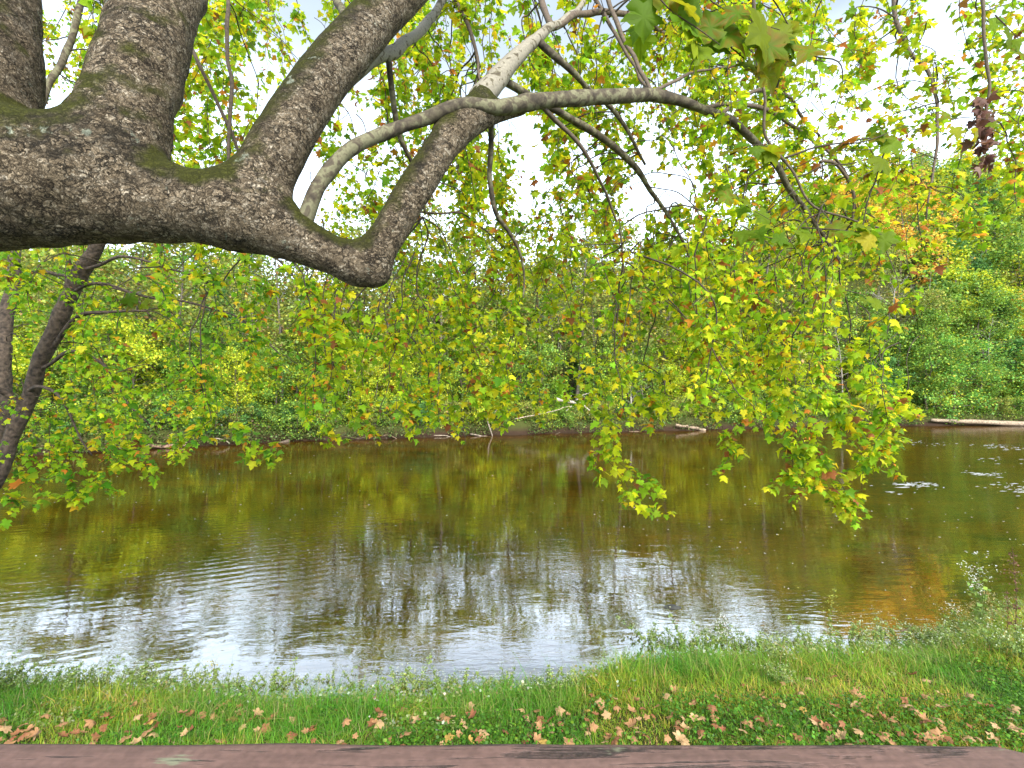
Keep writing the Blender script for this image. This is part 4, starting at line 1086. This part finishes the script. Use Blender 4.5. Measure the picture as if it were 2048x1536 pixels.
wood_piece("fallen_log", [([FB(505, 900, -.6), FB(540, 893, -.3), FB(580, 880, .2)], .10, .14), ([FB(540, 893, -.3), FB(560, 905, -.8)], .06, .03)], "dark snag poking out of the river left of centre", "log", (.13, .095, .07))
wood_piece("fallen_log", [([FB(280, 892, -.2), FB(330, 893, -.3), FB(380, 890, 0)], .12, .09)], "low reddish log on the mud at the left of the far bank", "log", (.24, .15, .10))
wood_piece("fallen_branch", [([FB(940, 868, -.2), FB(980, 874, -.7), FB(985, 880, -1)], .07, .03), ([FB(975, 820, .6), FB(978, 850, 0), FB(985, 874, -.8)], .08, .04), ([FB(978, 846, .1), FB(990, 826, .2), FB(998, 810, .4)], .04, .02)], "grey dead branch dipping into the water below the tiered young tree", "branch", (.24, .19, .15))
wood_piece("fallen_branch", [([FB(1030, 838, .6), FB(1090, 826, .4), FB(1140, 812, .5)], .05, .03)], "thin pale pole leaning on the bank left of the white driftwood", "branch", (.34, .27, .2))
for i_, (px, l_) in enumerate([(240, 60), (420, 40), (690, 50), (760, 40), (860, 60), (1075, 45), (1250, 60), (1480, 55), (1560, 40), (1700, 60)]):
    a_ = rng.uniform(-8, 8)
    wood_piece("fallen_branch", [([FB(px, 870 - (px - 900) * .016, .3), FB(px + l_ * .5, 872 - (px - 900) * .016 + a_ * .4, -.2), FB(px + l_, 874 - (px - 900) * .016 - a_, -.5)], .05, .025)],
               "thin dead branch lying along the muddy far waterline", "branch", [(.20, .14, .09), (.30, .24, .18), (.12, .09, .06)][i_ % 3], "dead branches along the far waterline")
wood_piece("broken_limb", [([FB(325, 695, 4), FB(355, 677, 3.6), FB(395, 660, 3.4)], .16, .22), ([FB(350, 680, 3.7), FB(345, 668, 3.5)], .08, .04)], "pale broken limb caught in the leaves at left", "branch", (.46, .40, .33))
wood_piece("broken_limb", [([FB(505, 655, 4.5), FB(520, 668, 4.2), FB(555, 700, 4)], .14, .06), ([FB(500, 668, 4), FB(516, 672, 4.2)], .12, .06)], "pale crooked limb in the far woods below the thick limb", "branch", (.42, .37, .30))

# ------------------------------------------------------------------ near bank
rg = np.random.default_rng(5)
def scatter(n, x0, x1, dmin, dmax):
    x = rg.uniform(x0, x1, n); d = rg.uniform(dmin, dmax, n)
    y = Sn(x) - d
    k = y > 2.0
    return x[k], y[k], d[k]
BT = np.array([[-.5, 0, 0], [.5, 0, 0], [.38, .0, .55], [-.38, 0, .55], [0, 0, 1.0]]); BF = [np.array([[0, 1, 2, 3]]), np.array([[3, 2, 4]])]
def blades(mb_, x, y, h, w, col, lean=.9):
    n = len(x)
    az = rg.uniform(0, 6.283, n); la = rg.gamma(2, lean / 2, n)
    c, s_ = np.cos(az), np.sin(az)
    V = np.empty((n, 5, 3))
    z0 = H(x, y) - .01
    fx, fyv = -s_, c
    for k in range(5):
        t = BT[k, 2]; b = la * t * t
        V[:, k, 0] = x + BT[k, 0] * w * c + fx * b * h
        V[:, k, 1] = y + BT[k, 0] * w * s_ + fyv * b * h
        V[:, k, 2] = z0 + t * h * (1 - .25 * np.minimum(b, 1.5))
    F = [(f[None] + (np.arange(n) * 5)[:, None, None]).reshape(-1, f.shape[1]) for f in BF]
    mb_.add(V.reshape(-1, 3), F, np.repeat(col[:, None], 5, 1).reshape(-1, 3))
gm = MB()
PG = [((.085, .24, .012), 5), ((.14, .29, .015), 5), ((.20, .28, .02), 3), ((.32, .30, .06), 1.2), ((.30, .21, .09), .8)]
x, y, d = scatter(210000, -9.5, 12.5, .05, 3.5)
tuft = noise2(x, y, 1.3, 33); lush = np.interp(x, [-8, 2, 4, 12], [1.0, 1.0, .55, .5])
h = (.045 + .13 * np.clip(tuft - .3, 0, 1) * 2 * lush + .12 * np.exp(-((d - .7) / .5) ** 2)) * rg.gamma(5, .2, len(x))
c = pick(rg, PG, len(x), .16, 1.25)
pt = noise2(x, y, .8, 41)[:, None]
c = c * (np.array([.62, .82, 1.0]) + (np.array([1.75, 1.12, 1.6]) - np.array([.62, .82, 1.0])) * np.clip((pt + np.interp(x, [-8, 1, 5, 12], [-.06, -.02, .08, .10])[:, None] - .36) / .24, 0, 1))
blades(gm, x, y, h, rg.uniform(.004, .009, len(x)), c)
x, y, d = scatter(26000, -12, 15, .0, 1.1)           # longer tufts at the edge
k = noise2(x, y, 1.6, 55) > .47
x, y, d = x[k], y[k], d[k]
blades(gm, x, y, rg.uniform(.12, .30, len(x)), rg.uniform(.005, .009, len(x)), pick(rg, [((.13, .26, .02), 4), ((.23, .31, .05), 3), ((.36, .33, .12), 2)], len(x)), .9)
o = obj("grass", gm.me("grass"), M_GRASS); tag(o, "bright green grass and clover covering the near bank", kind="stuff")
# low broad-leaved ground cover and frothy weeds near the water
wm = MB()
n = 46000
x, y, d = scatter(n, -12, 15, -.05, 1.35)
k = (noise2(x, y, .9, 70) + .25 * (d < .6) > .55)
x, y, d = x[k], y[k], d[k]
hh = np.minimum(rg.gamma(1.8, .05, len(x)), .22) * np.interp(d, [0, .5, 1.35], [1.1, 1.1, .5])
cw = pick(rg, [((.14, .25, .035), 4), ((.24, .31, .09), 4), ((.33, .36, .18), 2.5), ((.32, .27, .12), 1), ((.5, .52, .44), 1.2)], len(x))
quad_leaves(wm, rg, np.column_stack([x, y, H(x, y) + hh]), np.full(len(x), .042), cw)
x, y, d = scatter(46000, -9, 7, .7, 3.5)
k = noise2(x, y, .9, 81) > .45
x, y = x[k], y[k]
quad_leaves(wm, rg, np.column_stack([x, y, H(x, y) + rg.uniform(.02, .16, len(x))]), np.full(len(x), .036), pick(rg, [((.05, .15, .012), 4), ((.09, .22, .015), 4), ((.15, .27, .02), 1)], len(x)), 1.6)
o = obj("bank_weeds", wm.me("bank_weeds"), M_GRASS); tag(o, "frothy pale green weeds and ground cover along the near water edge", kind="stuff")

# fallen leaves, each its own
FL = []
PALF = [((.37, .20, .095), "tan"), ((.29, .125, .06), "russet"), ((.45, .29, .15), "pale buff"), ((.26, .10, .05), "dark brown"), ((.42, .27, .07), "yellowish")]
for i, (cc, nm) in enumerate(PALF):
    for v, (fo, cu) in enumerate([(.15, .3), (.5, .9), (-.35, -.7)]):
        tv, tf = fan(OUTD, (0, .38), fo, cu, 200 + i * 3 + v, True)
        tv = tv - np.array([0, .4, 0])
        C = np.array(cc) * (1 + np.random.default_rng(i * 7 + v).normal(0, .12, (len(tv), 1)))
        FL.append((mesh("fallen_leaf", tv, tf, np.clip(C, .01, .8)), f"{nm} fallen sycamore leaf " + ["lying nearly flat", "folded like a tent", "curled up at its edges"][v] + " on the grass"))
w5 = [.38, .24, .24, .10, .04]
pts = []
while len(pts) < 296:
    px = rg.uniform(-60, 2100); py = rg.uniform(1345, 1500) if rg.random() < .6 else rg.uniform(1420, 1495)
    dens = .85 if py > 1400 else (.55 if px > 1250 else .25)
    if px < 1100 and py < 1400: dens = .12
    dens *= .15 + 1.2 * float(noise2(np.array([px / 100.]), np.array([py / 60.]), .8, 6)[0])
    if rg.random() > dens: continue
    # meet the ground along that sight line
    Y = 5.5
    for _ in range(25):
        xx = (px - 1024) / FP * Y
        Y = (CZ - float(H(xx, Y)) - .05) / ((py - 768) / FP)
    if float(Sn(xx)) - Y < .35: continue
    pts.append((xx, Y))
for xx, Y in pts:
    i = int(rg.choice(5, p=w5)) * 3 + int(rg.integers(0, 3))
    me_, lab = FL[i]
    o = obj("fallen_leaf", me_, M_DRY, loc=(xx, Y, float(H(xx, Y)) + rg.uniform(.07, .13)))
    o.rotation_euler = (rg.normal(0, .35), rg.normal(0, .35), rg.uniform(0, 6.28))
    s_ = rg.uniform(.06, .125); o.scale = (s_, s_, s_)
    tag(o, lab, "leaf", "fallen leaves on the near bank")

# flowering weeds
def gpt(px, py):
    Y = 7.0
    for _ in range(25):
        xx = (px - 1024) / FP * Y
        Y = (CZ - float(H(xx, Y))) / ((py - 768) / FP)
    return xx, Y, float(H(xx, Y))
def aster(seed, h, nst, nfl, fl=(.75, .75, .70), leafc=(.16, .26, .06), spread=.22, lf=26, ls=.055):
    r_ = np.random.default_rng(seed); st, lv, fw = MB(), MB(), MB()
    for k in range(nst):
        e = np.array([r_.normal(0, spread) * h, r_.normal(0, spread) * h, h * r_.uniform(.7, 1)])
        q = spline([[0, 0, -.05], e * [.35, .35, .5], e], 9)
        st.add(*tube(q, np.linspace(.005, .002, 9), 4, False), (.14, .19, .05))
        m = int(lf * h)
        i = r_.integers(1, 8, m)
        quad_leaves(lv, r_, q[i] + r_.normal(0, .015, (m, 3)), np.full(m, ls), pick(r_, [(leafc, 1), ((leafc[0] * 1.4, leafc[1] * 1.2, leafc[2]), 1)], m))
        for b in range(5):
            a = q[r_.integers(5, 9)]; ee = a + np.array([r_.normal(0, .07), r_.normal(0, .07), r_.uniform(.02, .12)])
            st.add(*tube(np.stack([a, ee]), [.002, .0012], 3, False), (.14, .19, .05))
            f = max(1, nfl // (nst * 5))
            quad_leaves(fw, r_, ee + r_.normal(0, .028, (f, 3)), np.full(f, .022), pick(r_, [(fl, 1)], f, .08), 2.0)
    return st.me("stem", True), lv.me("leaves"), fw.me("blossom")
def spike(seed, h, col, head=.45, stemc=(.20, .24, .06)):
    r_ = np.random.default_rng(seed); st, lv, fw = MB(), MB(), MB()
    q = spline([[0, 0, -.05], [r_.normal(0, .03), r_.normal(0, .03), h * .5], [r_.normal(0, .06), r_.normal(0, .06), h]], 12)
    st.add(*tube(q, np.linspace(.006, .002, 12), 4, False), stemc)
    m = int(60 * h); t = r_.random(m); i = (t * 10.9).astype(int)
    quad_leaves(lv, r_, q[i] + r_.normal(0, .012, (m, 3)), np.full(m, .06) * (1.1 - t * .7), pick(r_, [(stemc, 1), ((stemc[0] * 1.3, stemc[1] * 1.15, stemc[2]), 1)], m))
    m = int(130 * h); t = 1 - head * r_.random(m); i = np.minimum((t * 11).astype(int), 11)
    w = .09 * (1.02 - t) / head + .008
    quad_leaves(fw, r_, q[i] + r_.normal(0, 1, (m, 3)) * np.stack([w, w, w * .5], -1), np.full(m, .022), pick(r_, [(col, 1)], m))
    return st.me("stem", True), lv.me("leaves"), fw.me("plume")
def weed(name, meshes, px, py, label, group=None, rz=0, sc=1.0):
    x, y, z = gpt(px, py)
    o = empty(name, (x, y, z), rz); o.scale = (sc,) * 3
    tag(o, label, "plant", group)
    obj("stem", meshes[0], M_GRASS, o); obj("leaves", meshes[1], M_GRASS, o); obj("plume" if meshes[2].name.startswith("plume") else "blossom", meshes[2], M_GRASS, o)
A1 = aster(1, 1.0, 5, 190); A2 = aster(2, .5, 5, 110); A3 = aster(3, .5, 9, 90, (.50, .55, .38), (.22, .32, .10), .4, 170, .034)
G1 = spike(4, .95, (.34, .36, .06)); D1 = spike(5, 1.25, (.20, .11, .07), .4, (.13, .075, .045)); D2 = spike(6, .8, (.42, .34, .16), .5, (.30, .25, .08)); Y1 = spike(7, .45, (.50, .42, .03), .3)
weed("aster_plant", A1, 1962, 1272, "tall white-flowered aster, tallest flowers at the right bank", sc=1.25)
weed("aster_plant", A2, 1905, 1255, "small white aster left of the tall white aster", sc=.9)
weed("aster_plant", A2, 1428, 1300, "white-flowered aster by the water where the bank steps out", sc=1.1, rz=2)
weed("goldenrod_plant", G1, 1662, 1292, "single yellow green plume standing up against the bright water", sc=1.15)
weed("seed_stalk", D1, 2030, 1275, "dark brown dry seed stalk at the right edge", sc=1.2)
weed("seed_stalk", D1, 2012, 1285, "shorter dark seed stalk left of the tall brown one", rz=2.1, sc=.72)
weed("seed_stalk", D2, 1985, 1262, "straw coloured dry stalk between white aster and brown stalks")
weed("seed_stalk", D2, 1940, 1262, "straw coloured grass plume just left of the tall white aster", rz=1.4, sc=.8)
weed("seed_stalk", D2, 1700, 1300, "thin straw stalk right of the yellow green plume", rz=2.4, sc=.6)
weed("yellow_flower_plant", Y1, 430, 1372, "small plant with yellow flowers at the left water edge")
weed("aster_plant", A3, 275, 1378, "pale green bushy weed left of the yellow flowers", sc=.9)
for px, py, s_ in [(20, 1388, .9), (70, 1392, .8), (130, 1392, .8), (190, 1390, .75), (560, 1385, .5), (250, 1390, .7), (320, 1390, .6), (390, 1388, .6), (470, 1388, .6), (640, 1388, .5), (800, 1388, .45), (900, 1388, .45), (1000, 1384, .45), (1250, 1335, .5), (1330, 1310, .6), (1380, 1318, .7), (1480, 1312, .65), (1550, 1330, .8), (1610, 1310, .6), (1750, 1320, .6), (1850, 1290, .8), (1900, 1300, .9), (1990, 1310, .9), (2040, 1320, 1.0), (1560, 1370, .6)] + [(q_, 1389 + rg.uniform(-4, 4), rg.uniform(.5, .95)) for q_ in range(-20, 1150, 43)] + [(q_, 1308 + rg.uniform(-4, 10), rg.uniform(.7, 1.15)) for q_ in range(1300, 1880, 36)] + [(q_, 1275 - (q_ - 1880) * .35 + rg.uniform(0, 22), rg.uniform(.45, .75)) for q_ in range(1880, 2080, 34)]:
    weed("frothy_weed", A3, px, py, "frothy pale weed tufting the near water edge", "frothy weeds on the near bank", rg.uniform(0, 6.28), s_)

# stones and a stick
def stone(px, py, sx_, sy_, sz_, label, col, seed, z=None):
    x, y, z0 = gpt(px, py)
    r_ = np.random.default_rng(seed)
    th = np.linspace(.05, math.pi - .05, 12)
    V, F = tube(np.column_stack([0 * th, 0 * th, np.cos(th)]), np.sin(th), 18)
    V = V * (1 + (fbm(V * 1.6 + seed, 3, seed) - .45)[:, None] * .9) * [sx_, sy_, sz_]
    o = obj("stone", mesh("stone", V, F, np.tile(col, (len(V), 1)), True), M_ROCK, loc=(x, y, (z0 if z is None else z) + sz_ * .25))
    tag(o, label, "stone")
stone(592, 1362, .14, .10, .09, "grey stone at the water edge left of centre", (.26, .25, .23), 1)
stone(1314, 1312, .12, .09, .09, "grey stone in the grass where the bank steps out", (.30, .29, .27), 2)
stone(1345, 1256, .17, .09, .04, "dark wet rock just breaking the water near the bank", (.045, .045, .04), 3, -.01)
#stone(1160, 1338, .16, .10, .07, "brown stone half in the water near the bank's middle", (.13, .10, .07), 4, .02)
stone(735, 1358, .10, .08, .05, "small brown stone at the water edge beside the grey stone", (.16, .12, .08), 5)
q = [np.array(gpt(1780, 1285)) + [0, 0, .05]]
q += [q[0] + [.18, .05, .10], q[0] + [.30, .05, .14], q[0] + [.40, .05, .25]]
wood_piece("stick", [(q, .018, .010), ([q[2], q[2] + [.12, 0, .02]], .010, .005)], "bent dead stick on the near bank beside the bright water", "stick", (.16, .11, .08))

# flecks and broken water on the river
fm = MB(); n = 420
px = rg.uniform(-50, 2100, n); py = 900 + 330 * rg.beta(1.6, 1.6, n); Y = CZ / ((py - 768) / FP); x = (px - 1024) / FP * Y
k = (Y > Sn(x) + .5) & (Y < Sf(x) - 1)
x, Y = x[k], Y[k]; n = len(x); a = rg.uniform(0, 6.28, n); w = rg.uniform(.008, .02, n) * (Y / 11)
V = np.stack([np.stack([x + np.cos(a + j * 1.5708) * w * (1.5 if j % 2 else .8), Y + np.sin(a + j * 1.5708) * w * (1.5 if j % 2 else .8), np.full(n, .004 + .004 * (j % 2))], -1) for j in range(4)], 1)
fm.add(V.reshape(-1, 3), [np.arange(n * 4).reshape(n, 4)], np.repeat(pick(rg, [((.7, .7, .62), 4), ((.5, .42, .1), 1)], n), 4, 0))
o = obj("floating_flecks", fm.me("floating_flecks"), M_DRY); tag(o, "tiny pale flecks drifting on the water", kind="stuff")
fo = MB()
for cx, cy, ww_, hh_, n in [(2010, 894, 70, 5, 80), (1968, 948, 34, 4, 40), (1835, 970, 40, 6, 60), (2030, 975, 45, 9, 60), (1870, 888, 60, 4, 25), (1800, 880, 40, 3, 20), (1990, 920, 60, 6, 20), (1780, 985, 30, 3, 8)]:
    px = cx + rg.normal(0, .6, n) * ww_; py = cy + rg.normal(0, .55, n) * hh_ + (px - cx) * .06
    Y = CZ / ((py - 768) / FP); x = (px - 1024) / FP * Y
    w = rg.gamma(2, .045, n); dd = w * rg.uniform(.07, .16, n) + .006
    th = np.linspace(0, 6.283, 7)[:-1]
    ring = np.stack([x[:, None] + np.cos(th) * w[:, None] * rg.uniform(.6, 1.3, (n, 6)), Y[:, None] + np.sin(th) * dd[:, None] * rg.uniform(.6, 1.3, (n, 6)), np.full((n, 6), .004)], -1)
    top = np.stack([x, Y, .010 + dd * .3], -1)[:, None]
    V = np.concatenate([top, ring], 1)
    F = np.array([[0, 1 + i, 1 + (i + 1) % 6] for i in range(6)])
    fo.add(V.reshape(-1, 3), [(F[None] + (np.arange(n) * 7)[:, None, None]).reshape(-1, 3)], (.50, .52, .52))
o = obj("riffle_foam", fo.me("riffle_foam", True), M_DRY); tag(o, "white broken riffles on the shallow water at right", kind="stuff")

# ------------------------------------------------------------------ deck railing under the viewer
YF, HB = 0.486, 0.0
rl = empty("deck_railing", (0, .43, float(H(0, .43))))
tag(rl, "weathered mauve-brown wooden deck rail running along the bottom edge", "railing")
zt = CZ - .72 * YF
m = MB()
xs = np.linspace(-1.6, .56, 120)
prof = [(-.07, -.004), (-.066, 0), (.052, 0), (.0575, -.002), (.06, -.007), (.06, -.038), (-.07, -.038)]   # (y, z) across the board
rows = []
for x in xs:
    end = max(0, (x - .472)) * 0.55        # clipped corner at the right end
    j = (vnoise(np.array([[x * 9, 1.2, 3]]), 3)[0] - .5) * .0035
    rows.append([(x, .43 + (yy if yy < 0 else yy - end + j) - .003 * (x), zt + zz + (vnoise(np.array([[x * 14, yy * 60, 1]]), 8)[0] - .5) * .0016) for yy, zz in prof])
V = np.array(rows).reshape(-1, 3); k = len(prof); nr = len(xs)
i = np.arange(nr - 1)[:, None] * k; j = np.arange(k)[None]
Q = np.stack([i + j, i + (j + 1) % k, i + k + (j + 1) % k, i + k + j], -1).reshape(-1, 4)
V = to_local(rl, V)
obj("top_rail", mesh("top_rail", V, [Q, np.arange(k)[None], (np.arange(k) + (nr - 1) * k)[None]]), M_RAIL, rl)
def box(cx, cy, z0, z1, w, d):
    V = np.array([[cx + a * w, cy + b * d, z] for z in (z0, z1) for a, b in ((-1, -1), (1, -1), (1, 1), (-1, 1))])
    return V, [np.array([[3, 2, 1, 0], [4, 5, 6, 7], [0, 1, 5, 4], [1, 2, 6, 5], [2, 3, 7, 6], [3, 0, 4, 7]])]
for x in (-1.2, .36):
    V, F = box(x, .425, float(H(x, .43)) - .2, zt - .041, .044, .044)
    obj("post", mesh("post", to_local(rl, V), F), M_RAIL, rl)
